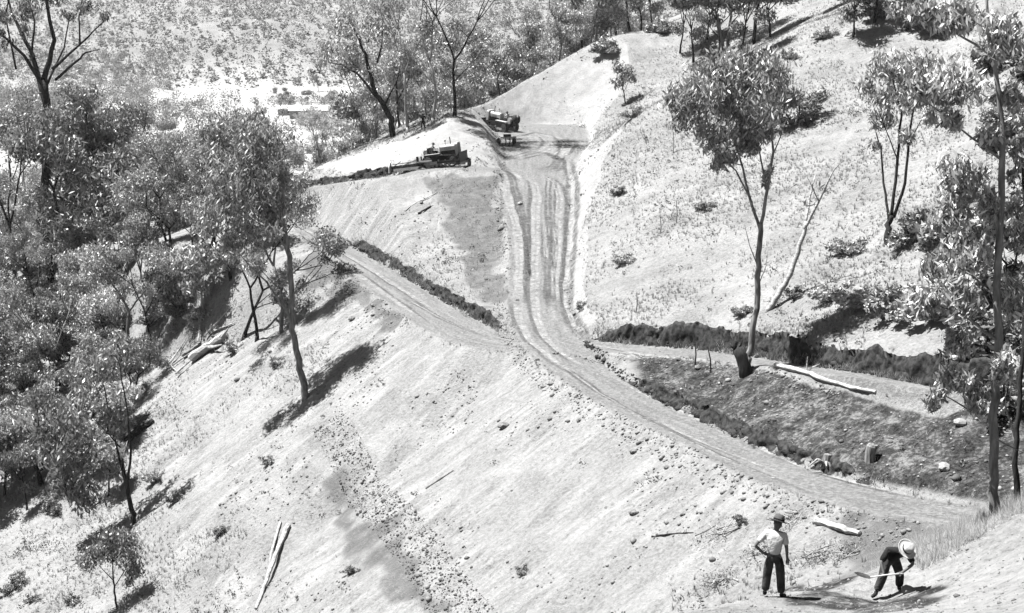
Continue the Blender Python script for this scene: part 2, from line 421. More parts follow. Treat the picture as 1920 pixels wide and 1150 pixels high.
MAT = {
 'ground': ground_mat(),
 'leaf': leaf_mat('gum_leaf', .13, .80, .2, .42), 'leaf_dark': leaf_mat('dark_leaf', .05, .5, .14, .42), 'leaf_pale': leaf_mat('pale_leaf', .2, 1.05, .2, .42),
 'grass': leaf_mat('dry_grass', .34, .62, .4, .8), 'weed': leaf_mat('weed_leaf', .04, .2, .2), 'far_leaf': leaf_mat('distant_foliage', .2, .5, .3, .7),
 'bark_dark': simple_mat('dark_bark', .015, .07, 3.0, .9, .6, stretch=(4, 4, .6)),
 'bark_grey': simple_mat('grey_bark', .10, .42, 2.0, .85, .5, stretch=(3, 3, .5)),
 'bark_pale': simple_mat('pale_gum_bark', .25, .6, 1.5, .7, .3, stretch=(3, 3, .5)),
 'dead': simple_mat('weathered_dead_wood', .22, .72, 3.0, .85, .8, stretch=(1, 1, 4)),
 'twig': simple_mat('dry_twig', .25, .6, 5.0, .9, .2),
 'stone': simple_mat('pale_stone', .25, .5, 4.0, .9, .5),
 'clod': simple_mat('soil_clod', .12, .36, 2.0, .95, .4, coord='Object'),
 'clod_dark': simple_mat('dark_soil_clod', .05, .2, 2.0, .95, .4, coord='Object'),
 'tractor': simple_mat('faded_tractor_paint', .45, .7, 4.0, .6, .1),
 'tractor_pale': simple_mat('dusty_pale_paint', .45, .65, 4.0, .6, .1),
 'iron': simple_mat('greasy_black_iron', .03, .12, 8.0, .55, .2, metallic=.3),
 'steel': simple_mat('worn_track_steel', .25, .6, 9.0, .5, .3, metallic=.4),
 'shirt_white': simple_mat('white_cotton', .62, .86, 5.0, .9, .9),
 'shirt_dark_and_shade': simple_mat('dark_and_shaded_cotton', .01, .04, 5.0, .9, .9),  # black cloth at the tree line, painted shade on the bending man
 'shirt_grey': simple_mat('grey_cotton', .25, .4, 8.0, .9, .2),
 'trousers': simple_mat('dark_work_trousers', .015, .12, 5.0, .9, 1.0),
 'skin': simple_mat('tanned_skin', .14, .2, 9.0, .6, .1),
 'boot': simple_mat('dark_boot_leather', .015, .04, 9.0, .6, .2),
 'hat_grey': simple_mat('grey_felt_hat', .07, .15, 12.0, .95, .2),
 'hat_pale': simple_mat('pale_straw_hat', .55, .75, 20.0, .9, .2),
 'band': simple_mat('black_hat_band', .01, .02, 9.0, .8, .1),
 'handle': simple_mat('pale_ash_handle', .55, .75, 9.0, .6, .1),
 'roof': simple_mat('white_iron_roof', .7, .8, 2.0, .5, .1),
 'wall': simple_mat('painted_shed_wall', .35, .5, 2.0, .8, .1),
 'glass': simple_mat('dark_window_glass', .02, .04, 2.0, .15, 0),
 'sand': simple_mat('pale_sand', .6, .75, .2, .95, .1),
}

# ------------------------------------------------------------------ the hillside as one sheet
def poly_mask(pts, soft=.0):
    """inside a plan polygon given by ground points"""
    P = [hit(u, v) for u, v in pts]; px = np.array([p.x for p in P]); py = np.array([p.y for p in P])
    x = XX.ravel() + 2.2 * fbm(XX.ravel() / 3, YY.ravel() / 3, 51, 3); y = YY.ravel() + 2.2 * fbm(XX.ravel() / 3, YY.ravel() / 3, 52, 3)
    ins = np.zeros(len(x), bool); j = len(px) - 1; sd = np.full(len(x), 1e9)
    for i in range(len(px)):
        c = ((py[i] > y) != (py[j] > y)) & (x < (px[j] - px[i]) * (y - py[i]) / (py[j] - py[i] + 1e-12) + px[i]); ins ^= c
        dx, dy = px[i] - px[j], py[i] - py[j]; t = np.clip(((x - px[j]) * dx + (y - py[j]) * dy) / (dx * dx + dy * dy + 1e-9), 0, 1)
        sd = np.minimum(sd, np.hypot(x - px[j] - t * dx, y - py[j] - t * dy)); j = i
    return sstep(-.8, .8, np.where(ins, sd, -sd) + 3.0 * fbm(XX.ravel() / 1.5, YY.ravel() / 1.5, 53, 4))
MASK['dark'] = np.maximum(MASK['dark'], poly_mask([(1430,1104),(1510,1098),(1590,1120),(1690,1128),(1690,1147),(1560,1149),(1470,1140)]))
MASK['pale'] = np.maximum(MASK['pale'], poly_mask([(880,228),(960,176),(1040,129),(1085,112),(1108,150),(1112,205),(1095,238),(940,238)]))
MASK['pale'] = np.maximum(MASK['pale'], poly_mask([(600,312),(690,282),(780,254),(880,226),(925,245),(915,310),(860,300),(745,322),(640,336)]))
MASK['grey'] = np.maximum.reduce([
    poly_mask([(800,338),(925,332),(948,420),(956,560),(905,582),(875,540),(855,480),(838,420)]),
    poly_mask([(585,900),(640,880),(735,1000),(845,1148),(720,1148),(640,1030)]),
    poly_mask([(560,455),(640,505),(760,595),(720,640),(640,560),(575,520)]),
    poly_mask([(930,230),(1100,225),(1060,300),(1040,330),(960,330)]),
    poly_mask([(1560,950),(1800,970),(1700,1045),(1560,1040)])])
_r = np.hypot(XX, YY - 90).ravel(); MASK['far'] = sstep(250, 420, _r); MASK['scrub'] = sstep(-57, -50, ZZ.ravel()) * sstep(500, 700, _r)
MASK['grey'] = MASK['grey'] * .62
idx = np.arange(nx * ny).reshape(ny, nx)
F = np.stack([idx[:-1, :-1], idx[:-1, 1:], idx[1:, 1:], idx[1:, :-1]], -1).reshape(-1, 4)
V = np.stack([XX.ravel(), YY.ravel(), ZZ.ravel()], -1)
me = np_mesh('hillside', V, F, smooth=True)
for n in ('bank', 'fill', 'road', 'pale', 'track', 'flow_s', 'flow_d', 'dark', 'grey', 'far', 'scrub'):
    a = me.attributes.new(n, 'FLOAT', 'POINT'); a.data.foreach_set('value', MASK[n].astype(np.float32))
terrain_obj = link('terrain', me, mat=MAT['ground'])
tag(terrain_obj, kind='structure', label='pale grassy hillside with bare dirt roads cut across it', cat='terrain')
# ------------------------------------------------------------------ geometry builders
class Geo:
    def __init__(s): s.V = []; s.F = []; s.n = 0
    def add(s, V, F):
        V = np.asarray(V, float); F = np.asarray(F, int); s.V.append(V); s.F.append(F + s.n); s.n += len(V)
    def tube(s, pts, rad, n=6, cap=True):
        pts = np.asarray(pts, float); rad = np.asarray(rad, float); m = len(pts)
        T = np.gradient(pts, axis=0); T /= np.linalg.norm(T, axis=1)[:, None] + 1e-9
        ref = np.array([1.0, 0, 0]) if abs(T[0][0]) < .8 else np.array([0, 1.0, 0])
        A = np.cross(T, ref); A /= np.linalg.norm(A, axis=1)[:, None] + 1e-9; B = np.cross(T, A)
        th = np.linspace(0, 2 * np.pi, n, endpoint=False)
        R = pts[:, None] + rad[:, None, None] * (np.cos(th)[None, :, None] * A[:, None] + np.sin(th)[None, :, None] * B[:, None])
        V = R.reshape(-1, 3); i = np.arange(m - 1)[:, None] * n; j = np.arange(n)[None]; k = (j + 1) % n
        F = np.stack([i + j, i + k, i + n + k, i + n + j], -1).reshape(-1, 4)
        if cap:
            V = np.vstack([V, pts[-1] + T[-1] * rad[-1] * .3, pts[0] - T[0] * rad[0] * .3]); t = (m - 1) * n; tip = m * n
            Fc = [(t + a, t + (a + 1) % n, tip, tip) for a in range(n)] + [((a + 1) % n, a, tip + 1, tip + 1) for a in range(n)]
            s.add(V, F); s.F[-1] = s.F[-1]; s.F.append(np.array(Fc) + s.n - len(V)); return
        s.add(V, F)
    def box(s, c, size, M=None):
        x, y, z = [q / 2 for q in size]
        V = np.array([(-x, -y, -z), (x, -y, -z), (x, y, -z), (-x, y, -z), (-x, -y, z), (x, -y, z), (x, y, z), (-x, y, z)])
        if M is not None: V = V @ np.asarray(M).T
        s.add(V + np.asarray(c), [(0, 3, 2, 1), (4, 5, 6, 7), (0, 1, 5, 4), (1, 2, 6, 5), (2, 3, 7, 6), (3, 0, 4, 7)])
    def beam(s, a, b, w, h=None, up=(0, 0, 1)):
        a = np.asarray(a, float); b = np.asarray(b, float); h = h or w; d = b - a; L = np.linalg.norm(d); d /= L
        u = np.asarray(up, float)
        if abs(d @ u) > .95: u = np.array([1.0, 0, 0])
        r = np.cross(d, u); r /= np.linalg.norm(r); q = np.cross(r, d)
        s.box((a + b) / 2, (L, w, h), np.stack([d, r, q], 1))
    def prism(s, prof, a, b, axis=1):
        """closed profile (list of 2D) extruded along an axis from a to b"""
        n = len(prof); V = []
        for t in (a, b):
            for p in prof:
                q = [p[0], p[1]]; q.insert(axis, t); V.append(q)
        F = [(i, (i + 1) % n, n + (i + 1) % n, n + i) for i in range(n)]
        V.append(np.mean(V[:n], 0)); V.append(np.mean(V[n:2 * n], 0))
        F += [((i + 1) % n, i, 2 * n, 2 * n) for i in range(n)] + [(n + i, n + (i + 1) % n, 2 * n + 1, 2 * n + 1) for i in range(n)]
        s.add(V, F)
    def lathe(s, prof, n=16, c=(0, 0, 0), M=None):
        th = np.linspace(0, 2 * np.pi, n, endpoint=False); prof = np.asarray(prof, float); m = len(prof)
        V = np.stack([prof[:, None, 0] * np.cos(th), prof[:, None, 0] * np.sin(th), np.repeat(prof[:, None, 1], n, 1)], -1).reshape(-1, 3)
        if M is not None: V = V @ np.asarray(M).T
        i = np.arange(m - 1)[:, None] * n; j = np.arange(n)[None]; k = (j + 1) % n
        s.add(V + np.asarray(c), np.stack([i + j, i + k, i + n + k, i + n + j], -1).reshape(-1, 4))
    def mesh(s, name, smooth=False):
        V = np.vstack(s.V); F = np.vstack(s.F)
        me = bpy.data.meshes.new(name)
        me.from_pydata(V.tolist(), [], [tuple(dict.fromkeys(f)) for f in F.tolist()])
        if smooth: me.polygons.foreach_set('use_smooth', np.ones(len(me.polygons), dtype=bool))
        me.update(); return me
    def build(s, name, mat, parent=None, smooth=False):
        return link(name, s.mesh(name, smooth), parent, mat)

def leaves_mesh(name, C, length, width, droop=.6, R=None, fold=.15):
    """C (n,3) leaf positions; long hanging blades, one four-sided leaf each"""
    R = R or rng; n = len(C)
    ax = R.normal(size=(n, 3)); ax /= np.linalg.norm(ax, axis=1)[:, None]; ax[:, 2] -= droop * 1.6; ax /= np.linalg.norm(ax, axis=1)[:, None]
    sd = np.cross(ax, R.normal(size=(n, 3))); sd /= np.linalg.norm(sd, axis=1)[:, None] + 1e-9
    L = length * (0.6 + .8 * R.random((n, 1))); W = width * (0.6 + .8 * R.random((n, 1)))
    nr = np.cross(ax, sd)
    V = np.stack([C - ax * L * .5, C + sd * W * .5 + nr * W * fold, C + ax * L * .5, C - sd * W * .5 + nr * W * fold], 1).reshape(-1, 3)
    F = np.arange(n * 4).reshape(n, 4)
    return np_mesh(name, V, F)

def grow(G, tips, p, d, L, r, lev, R, bend=.25, splits=(2, 3), ang=.5, up=.25, side=6):
    k = 5; pts = [p.copy()]; dd = d.copy()
    for i in range(k):
        dd = dd + R.normal(size=3) * bend * .35 + np.array([0, 0, up * .12]); dd /= np.linalg.norm(dd)
        pts.append(pts[-1] + dd * L / k)
    rad = np.linspace(r, r * .62, k + 1)
    G.tube(pts, rad, max(side, 4))
    if lev == 0:
        tips.append(pts[-1]); tips.append(pts[-3]); return
    ns = R.integers(splits[0], splits[1] + 1)
    ph = R.random() * 6.28
    for j in range(ns):
        a = ang * (.6 + .8 * R.random()); q = ph + j * 6.28 / ns + R.normal() * .4
        ref = np.array([1.0, 0, 0]) if abs(dd[0]) < .8 else np.array([0, 1.0, 0])
        u = np.cross(dd, ref); u /= np.linalg.norm(u); v = np.cross(dd, u)
        nd = dd * math.cos(a) + (u * math.cos(q) + v * math.sin(q)) * math.sin(a)
        grow(G, tips, pts[-1], nd / np.linalg.norm(nd), L * (.62 + .25 * R.random()), r * (.52 + .16 * R.random()), lev - 1, R, bend, splits, ang, up, side - 1)
    if lev >= 2 and R.random() < .7:
        q = R.random() * 6.28; nd = np.array([math.cos(q), math.sin(q), .7]); nd /= np.linalg.norm(nd)
        grow(G, tips, pts[3], nd, L * .5, r * .35, max(lev - 2, 0), R, bend, splits, ang, up, side - 1)

def clump_points(tips, n, rad, R, flat=.7):
    T = np.array(tips); i = R.integers(0, len(T), n)
    o = R.normal(size=(n, 3)); o /= np.linalg.norm(o, axis=1)[:, None]; o *= (R.random((n, 1)) ** .45) * rad
    o[:, 2] *= flat; o[:, 2] -= rad * .15
    return T[i] + o

def gum(seed, H=14, tf=.45, lean=.1, levels=3, r0=.22, ang=.5, splits=(2, 3), n_leaf=5200, leaf=(.38, .115), crad=1.3, stems=1, bend=.25):
    R = np.random.default_rng(seed); G = Geo(); tips = []
    for s in range(stems):
        d = np.array([R.normal() * lean, R.normal() * lean, 1.0])
        if stems > 1:
            q = s * 6.28 / stems + R.random(); d += np.array([math.cos(q), math.sin(q), 0]) * .22
        d /= np.linalg.norm(d)
        base = np.array([math.cos(s * 2.1), math.sin(s * 2.1), 0]) * (.18 if stems > 1 else 0)
        G.tube([base - d * .6, base + d * .1, base + d * .7], [r0 * 1.7, r0 * 1.3, r0 * 1.0], 8)
        grow(G, tips, base + d * .3, d, H * tf, r0, levels, R, bend, splits, ang, .3, 8)
    T = np.array(tips); sc = H / max(T[:, 2].max() + crad * .5, 1e-3)
    C = clump_points(tips, int(n_leaf * 1.55), crad, R)
    me_t = G.mesh('gum_trunk', True); me_c = leaves_mesh('gum_crown', C, leaf[0], leaf[1], .6, R)
    return me_t, me_c, sc

def bush_meshes(seed, rad=1.0, h=1.0, n=1500, leaf=(.22, .09)):
    R = np.random.default_rng(seed); G = Geo(); tips = []
    for i in range(15):
        q = R.random() * 6.28; e = .2 + R.random() * 1.1
        d = np.array([math.cos(q) * math.cos(e), math.sin(q) * math.cos(e), math.sin(e)]); L = rad * (.45 + .65 * R.random())
        p = np.array([0, 0, -.1]); pts = [p, p + d * L * .5 + R.normal(size=3) * .05, p + d * L * np.array([1, 1, h])]
        G.tube(pts, [.04 * rad, .03 * rad, .012 * rad], 4); tips += pts[1:]
    C = clump_points(tips, int(n * .6), rad * .27, R, .9); C[:, 2] = np.abs(C[:, 2])
    return G.mesh('bush_stems', True), leaves_mesh('bush_foliage', C, leaf[0], leaf[1], .1, R)

def with_mat(me, mat):
    me = me.copy() if me.materials else me
    me.materials.append(mat); return me

GUMS = []
for i, kw in enumerate([
    dict(H=15, tf=.40, levels=3, r0=.20, ang=.42, n_leaf=4200),
    dict(H=13, tf=.34, levels=3, r0=.18, ang=.55, n_leaf=4600, lean=.18),
    dict(H=16, tf=.46, levels=3, r0=.22, ang=.40, n_leaf=4200, lean=.08),
    dict(H=11, tf=.30, levels=3, r0=.15, ang=.6, n_leaf=4600, stems=2, splits=(2, 2)),
    dict(H=9, tf=.33, levels=2, r0=.11, ang=.55, n_leaf=2600, splits=(3, 3), crad=1.0),
    dict(H=14, tf=.38, levels=3, r0=.2, ang=.5, n_leaf=3000, lean=.25, bend=.4, crad=.95),
    dict(H=18, tf=.48, levels=3, r0=.25, ang=.36, n_leaf=5000),
    dict(H=7, tf=.25, levels=2, r0=.08, ang=.6, n_leaf=2600, splits=(3, 4), crad=1.0),
]):
    t, c, sc = gum(100 + i, **kw); GUMS.append((t, c, sc, kw['H']))
BUSHES = [bush_meshes(300 + i, 1.0, (1.0, .75, 1.25, .9)[i], 4200, ((.17, .06), (.19, .07), (.18, .05), (.21, .085))[i]) for i in range(4)]
_cache = {}
def variant(me, mat):
    k = (me.name, mat.name)
    if k not in _cache:
        m = me.copy(); m.materials.clear(); m.materials.append(mat); _cache[k] = m
    return _cache[k]

def plant_tree(kind, loc, height, label, group=None, bark='bark_grey', leaf='leaf', name='gum_tree', rz=None, lean=(0, 0)):
    t, c, sc, H = GUMS[kind]
    s = height / H * sc
    o = empty(name, loc, (lean[0], lean[1], random.random() * 6.28 if rz is None else rz), s)
    link('trunk', variant(t, MAT[bark]), o); link('crown', variant(c, MAT[leaf]), o)
    return tag(o, label, 'tree', group)
def plant_bush(kind, loc, size, label, group=None, leaf='leaf', name='bush', hs=1.0):
    t, c = BUSHES[kind]
    o = empty(name, loc, (0, 0, random.random() * 6.28), (size, size, size * hs))
    link('stems', variant(t, MAT['bark_dark']), o); link('foliage', variant(c, MAT[leaf]), o)
    return tag(o, label, 'bush', group)

def custom_tree(name, label, base, D, limbs, clumps, bark, leaf, leafsize, seed, side=8, group=None, dens=2.0, thin=.72):
    """limbs and leaf clumps traced from the picture, given their own depth: (u, v, radius_m, depth offset m)"""
    R = np.random.default_rng(seed)
    b = PD(base[0], base[1], D) if D else np.array(hit(*base))
    D = D or float(np.linalg.norm(b) / np.linalg.norm(cam_dir(*base)))
    gz = ground(b[0], b[1])
    o = empty(name, (b[0], b[1], gz))
    G = Geo(); tw = Geo(); nt = 0
    for L in limbs:
        P = np.array([PD(q[0], q[1], D + q[3]) for q in L]) - np.array([b[0], b[1], gz]); r = np.array([q[2] for q in L]) * thin
        # finer, wavier path
        t = np.linspace(0, len(P) - 1, (len(P) - 1) * 4 + 1); i = np.minimum(t.astype(int), len(P) - 2); f = (t - i)[:, None]
        PP = P[i] * (1 - f) + P[i + 1] * f; PP[1:-1] += R.normal(size=(len(PP) - 2, 3)) * r.mean() * .25
        rr = r[i] * (1 - f[:, 0]) + r[i + 1] * f[:, 0]
        G.tube(PP, rr, side)
    C = []
    for q in clumps:
        u, v, ru, rv, n, dy = q; n = int(n * dens); ru *= 1.12; rv *= 1.12
        c0 = PD(u, v, D + dy) - np.array([b[0], b[1], gz]); sx = ru / FPX * D; sz = rv / FPX * D
        m = max(4, int(n / 60)); sub = R.normal(size=(m, 3)); sub /= np.linalg.norm(sub, axis=1)[:, None]; sub *= R.random((m, 1)) ** .4
        sub *= np.array([sx, (sx + sz) * .5, sz]) * .85
        k = R.integers(0, m, n); o3 = R.normal(size=(n, 3)); o3 /= np.linalg.norm(o3, axis=1)[:, None]; o3 *= R.random((n, 1)) ** .5 * min(sx, sz) * .62
        C.append(c0 + sub[k] + o3)
        for a in sub[:10]:
            e = c0 + a; st = c0 - np.array([0, 0, sz * .5]) + R.normal(size=3) * .1
            G.tube([st, (st + e) / 2 + R.normal(size=3) * .08, e], [.035, .025, .012], 4)
    G.build('trunk', MAT[bark], o, True)
    if C: link('crown', leaves_mesh('crown', np.vstack(C), leafsize[0], leafsize[1], .7, R), o, MAT[leaf])
    return tag(o, label, 'tree', group)

def on_ground(u, v): return hit(u, v)
# ------------------------------------------------------------------ cut banks along the roads
def bank_strip(name, key, y_ok, side, height, label, mat):
    Rr = ROADS[key]; R = np.random.default_rng(hash(key) % 1000 if False else ord(key))
    seg = np.hypot(np.diff(Rr[:, 0]), np.diff(Rr[:, 1])); S = np.concatenate([[0], np.cumsum(seg)])
    s = np.arange(0, S[-1], .09)
    P = np.stack([np.interp(s, S, Rr[:, k]) for k in range(6)], 1)
    T = np.gradient(P[:, :2], axis=0); T /= np.linalg.norm(T, axis=1)[:, None]; Nn = np.stack([-T[:, 1], T[:, 0]], 1) * side
    ok = y_ok(P[:, 0], P[:, 1], s); P, Nn, s = P[ok], Nn[ok], s[ok]
    m = len(s); rows = 9
    h = height * (.9 + .7 * fbm(s / 1.6, s * 0, 7, 4) + .28 * fbm(s / .5, s * 0, 8, 3) + .4 * (vnoise(s / 6, s * 0, 9) - .5))
    h = h * np.minimum(1, np.minimum(s - s[0], s[-1] - s) / 4 + .15)
    V = np.zeros((m, rows, 3))
    for r in range(rows):
        t = r / (rows - 2) if r < rows - 1 else 1.0
        off = P[:, 3] - .10 + t * .40 + (.55 * fbm(s / 1.0, s * 0 + r * .35, 13, 3) + .5 * fbm(s / .35, s * 0 + r * .75, 14, 2)) * (0 < r)
        if r == rows - 1: off = off + .3
        V[:, r, :2] = P[:, :2] + Nn * off[:, None]
        z = P[:, 2] - .12 + t * (h + .12)
        if r == rows - 1: z = np.minimum(groundv(V[:, r, 0], V[:, r, 1]) - .12, P[:, 2] + h + .3)
        V[:, r, 2] = z
    id = np.arange(m * rows).reshape(m, rows)
    F = np.stack([id[:-1, :-1], id[1:, :-1], id[1:, 1:], id[:-1, 1:]], -1).reshape(-1, 4)
    o = link(name, np_mesh(name, V.reshape(-1, 3), F), None, mat)
    tag(o, label, 'bank', kind='structure')
    return V[:, -2]
MAT['clod_black'] = simple_mat('black_soil_crumb', .01, .10, 3.0, .95, .6)
MAT['bank'] = simple_mat('shade_dark_topsoil', .004, .09, 4.0, .95, 1.0)  # dark topsoil, blackened further to paint in shade on the cut faces
BT = []
BT.append(bank_strip('cut_bank', 'R', lambda x, y, s: x > 3.9, 1, 1.5, 'dark cut earth bank behind the road on the right', MAT['bank']))
BT.append(bank_strip('cut_bank', 'L', lambda x, y, s: (x < -2.6) & (x > -17.5), -1, .95, 'dark cut earth bank along the road on the left', MAT['bank']))
BT.append(bank_strip('cut_bank', 'D', lambda x, y, s: x < -10.5, -1, 1.1, 'thin dark cut bank ahead of the scraper blade', MAT['bank']))
BT.append(bank_strip('cut_bank', 'M', lambda x, y, s: (y < 80) & (y > 56) & (x > 5), 1, .8, 'low dark bank above the lower road', MAT['bank']))

# ------------------------------------------------------------------ grass, weeds, clods (uncountable)
def frustum(x, y, z, pad=40):
    c, s = math.cos(PITCH), math.sin(PITCH)
    dep = y * c - z * s; up = y * s + z * c
    u = 960 + FPX * x / np.maximum(dep, .1); v = 575 - FPX * up / np.maximum(dep, .1)
    return (dep > 5) & (u > -pad) & (u < 1920 + pad) & (v > -pad) & (v < 1150 + pad), dep
def tufts(name, X, Y, hgt, blades, width, mat, R, lift=0.0, splay=.5):
    n = len(X); Z = groundv(X, Y) + lift - .03
    base = np.repeat(np.stack([X, Y, Z], 1), blades, 0); H = np.repeat(hgt, blades) * (.5 + .8 * R.random(n * blades))
    q = R.random(n * blades) * 6.283; sp = R.random(n * blades) * splay
    dirv = np.stack([np.cos(q) * sp, np.sin(q) * sp, np.ones_like(q)], 1); dirv /= np.linalg.norm(dirv, axis=1)[:, None]
    sd = np.stack([-np.sin(q), np.cos(q), np.zeros_like(q)], 1) * (width * (.6 + .8 * R.random((n * blades, 1))))
    base = base + np.stack([np.cos(q), np.sin(q), 0 * q], 1) * (np.repeat(hgt, blades) * .22 * R.random(n * blades))[:, None]
    tip = base + dirv * H[:, None]
    V = np.stack([base - sd, base + sd, tip], 1).reshape(-1, 3)
    o = link(name, np_mesh(name, V, np.arange(len(V)).reshape(-1, 3)), None, mat)
    return o
R = np.random.default_rng(5)
def scatter(n, x0, x1, y0, y1):
    X = R.uniform(x0, x1, n); Y = R.uniform(y0, y1, n); Z = groundv(X, Y); ok, dep = frustum(X, Y, Z)
    return X[ok], Y[ok]
X, Y = scatter(640000, -60, 62, 24, 205)
bare = np.maximum.reduce([maskv(k, X, Y) * w for k, w in (('road', 1.3), ('bank', 1), ('pale', 1.2), ('dark', .97), ('grey', .97), ('fill', .0))])
bare = np.maximum(bare, maskv('fill', X, Y) * np.clip(1.05 - 1.1 * sstep(9, 17, maskv('flow_d', X, Y)) * sstep(-.02, .10, fbm(X / 5, Y / 5, 74, 3)), 0, 1))
patch = .45 + 2.6 * fbm(X / 7, Y / 7, 71, 4) + .6 * fbm(X / 1.1, Y / 1.1, 72, 2)
dens = np.clip(patch, .05, 1) * np.clip(1 - bare, 0, 1) * np.clip(70 / np.hypot(X, Y), .35, 1)
# the lower part of the fill is overgrown again
keep = (R.random(len(X)) < dens * .75) & (Y > 40)
Xg, Yg = X[keep], Y[keep]
gr = tufts('dry_grass', Xg, Yg, R.uniform(.10, .32, len(Xg)), 6, .026, MAT['grass'], R, splay=1.0)
tag(gr, 'pale dry grass covering the hillside', 'grass', kind='stuff')
MAT['hay'] = leaf_mat('bleached_hay', .55, .8, .45, .8)
# taller seeding grass on the near spur
X = R.uniform(9.0, 14, 5200); Y = R.uniform(28.5, 34, 5200); k = (fbm(X / 1.2, Y / 1.2, 8, 2) + .28 > R.random(len(X)) * .6); X, Y = X[k], Y[k]
gs = tufts('dry_grass', X, Y, R.uniform(.12, .42, len(X)), 9, .006, MAT['hay'], R, splay=1.6)
tag(gs, 'long seeding grass at the foot of the near right tree', 'grass', kind='stuff')
# overhanging turf at the bank tops
B = np.vstack([BT[0][::3], BT[1][::6], BT[2][::6]]); B = np.repeat(B, 9, 0) + R.normal(size=(len(B) * 9, 3)) * np.array([.22, .22, 0])
gb = tufts('bank_turf', B[:, 0], B[:, 1], R.uniform(.12, .45, len(B)), 5, .02, MAT['grass'], R, splay=1.0)
tag(gb, 'ragged turf hanging along the tops of the cut banks', 'grass', kind='stuff')
# dark weeds and leafy seedlings
X, Y = scatter(60000, -60, 62, 45, 200)
bare = np.maximum.reduce([maskv(k, X, Y) * w for k, w in (('road', 1.3), ('bank', .6), ('pale', 1.1), ('dark', .85), ('grey', .8), ('fill', .8))])
wp = sstep(.07, .2, fbm(X / 6, Y / 6, 81, 3)) * .8 + .06
keep = R.random(len(X)) < np.maximum(wp * np.clip(1 - bare, 0, 1), maskv('dark', X, Y) * .05) * np.where(X < -8, .9, .35) * (Y > 40)
Xw, Yw = X[keep], Y[keep]
nw = len(Xw); per = 14
C = np.repeat(np.stack([Xw, Yw, groundv(Xw, Yw) + .12], 1), per, 0) + R.normal(size=(nw * per, 3)) * np.repeat(R.uniform(.08, .26, nw), per)[:, None] * np.array([1, 1, .6])
wd = link('low_weeds', leaves_mesh('low_weeds', C, .17, .07, -.1, R), None, MAT['weed'])
tag(wd, 'dark low weeds and seedlings scattered through the grass', 'weeds', kind='stuff')

def rock_mesh(seed, sub=1, rough=.28):
    bm = bmesh.new(); bmesh.ops.create_icosphere(bm, subdivisions=sub, radius=1.0); rr = random.Random(seed)
    for v in bm.verts:
        v.co *= 1 + rr.uniform(-rough, rough); v.co.z *= .7
    me = bpy.data.meshes.new('rock'); bm.to_mesh(me); bm.free(); return me
ROCKS = [rock_mesh(i) for i in range(5)]
def rock_arrays(me):
    V = np.zeros(len(me.vertices) * 3, np.float32); me.vertices.foreach_get('co', V)
    F = np.array([p.vertices[:] for p in me.polygons]); return V.reshape(-1, 3), F
RA = [rock_arrays(rock_mesh(40 + i, 0 if False else 1, .3)) for i in range(4)]
def clods(name, X, Y, size, mat, label):
    Vs = []; Fs = []; n = 0; Z = groundv(X, Y)
    for i in range(len(X)):
        V, F_ = RA[i % 4]; a = R.random() * 6.28; c, s = math.cos(a), math.sin(a)
        W = V * size[i] * np.array([1, .6 + .6 * R.random(), .7 + .5 * R.random()]); W = np.stack([W[:, 0] * c - W[:, 1] * s, W[:, 0] * s + W[:, 1] * c, W[:, 2]], 1)
        Vs.append(W + np.array([X[i], Y[i], Z[i] + size[i] * .25])); Fs.append(F_ + n); n += len(V)
    o = link(name, np_mesh(name, np.vstack(Vs), np.vstack(Fs)), None, mat)
    tag(o, label, 'soil clods', kind='stuff')
def along(key, a, b, side, d0, d1, n):
    Rr = ROADS[key]; seg = np.hypot(np.diff(Rr[:, 0]), np.diff(Rr[:, 1])); S = np.concatenate([[0], np.cumsum(seg)])
    s = R.uniform(a, b, n) * S[-1]; P = np.stack([np.interp(s, S, Rr[:, k]) for k in range(4)], 1)
    T = np.stack([np.interp(s + .5, S, Rr[:, k]) - np.interp(s - .5, S, Rr[:, k]) for k in range(2)], 1); T /= np.linalg.norm(T, axis=1)[:, None]
    Nn = np.stack([-T[:, 1], T[:, 0]], 1) * side; d = P[:, 3] + R.uniform(d0, d1, n)
    return P[:, 0] + Nn[:, 0] * d, P[:, 1] + Nn[:, 1] * d
Xc, Yc = [], []
for k, a, b, sd, d0, d1, n in (('M', .55, .95, -1, -.1, 1.1, 900), ('M', .05, .45, -1, -.2, .8, 500), ('L', .15, .8, 1, -.2, 1.6, 420), ('M', .5, .9, 1, -.1, .4, 250), ('R', .05, .7, -1, 0, .8, 250)):
    x, y = along(k, a, b, sd, d0, d1, n); Xc.append(x); Yc.append(y)
x, y = scatter(70000, -30, 25, 45, 200); f = np.maximum(maskv('fill', x, y) * .6, maskv('pale', x, y) * .5) * sstep(.0, .16, fbm(x / 3.5, y / 3.5, 99, 3)) ; kk = R.random(len(x)) < f; Xc.append(x[kk]); Yc.append(y[kk])
Xc = np.concatenate(Xc); Yc = np.concatenate(Yc)
clods('soil_clods', Xc, Yc, R.gamma(1.6, .022, len(Xc)) + .022, MAT['clod'], 'loose soil clods strewn along the road edges and fill slopes')
BK = [along('R', .12, .95, 1, -.1, .35, 900), along('R', .12, .95, 1, .5, 1.0, 500), along('L', .2, .85, -1, -.15, .3, 500), along('M', .62, .82, 1, -.1, .3, 300)]
Xc, Yc = np.concatenate([b[0] for b in BK]), np.concatenate([b[1] for b in BK])
clods('bank_rubble', Xc, Yc, R.gamma(1.2, .04, len(Xc)) + .02, MAT['clod_black'], 'dark crumbled soil along the foot of the cut banks')
Xc, Yc = along('F', .0, .95, -1, -1.5, .7, 4200)
x, y = scatter(9000, 6, 24, 45, 86); kk = R.random(len(x)) < maskv('dark', x, y) * .4; Xc = np.concatenate([Xc, x[kk]]); Yc = np.concatenate([Yc, y[kk]])
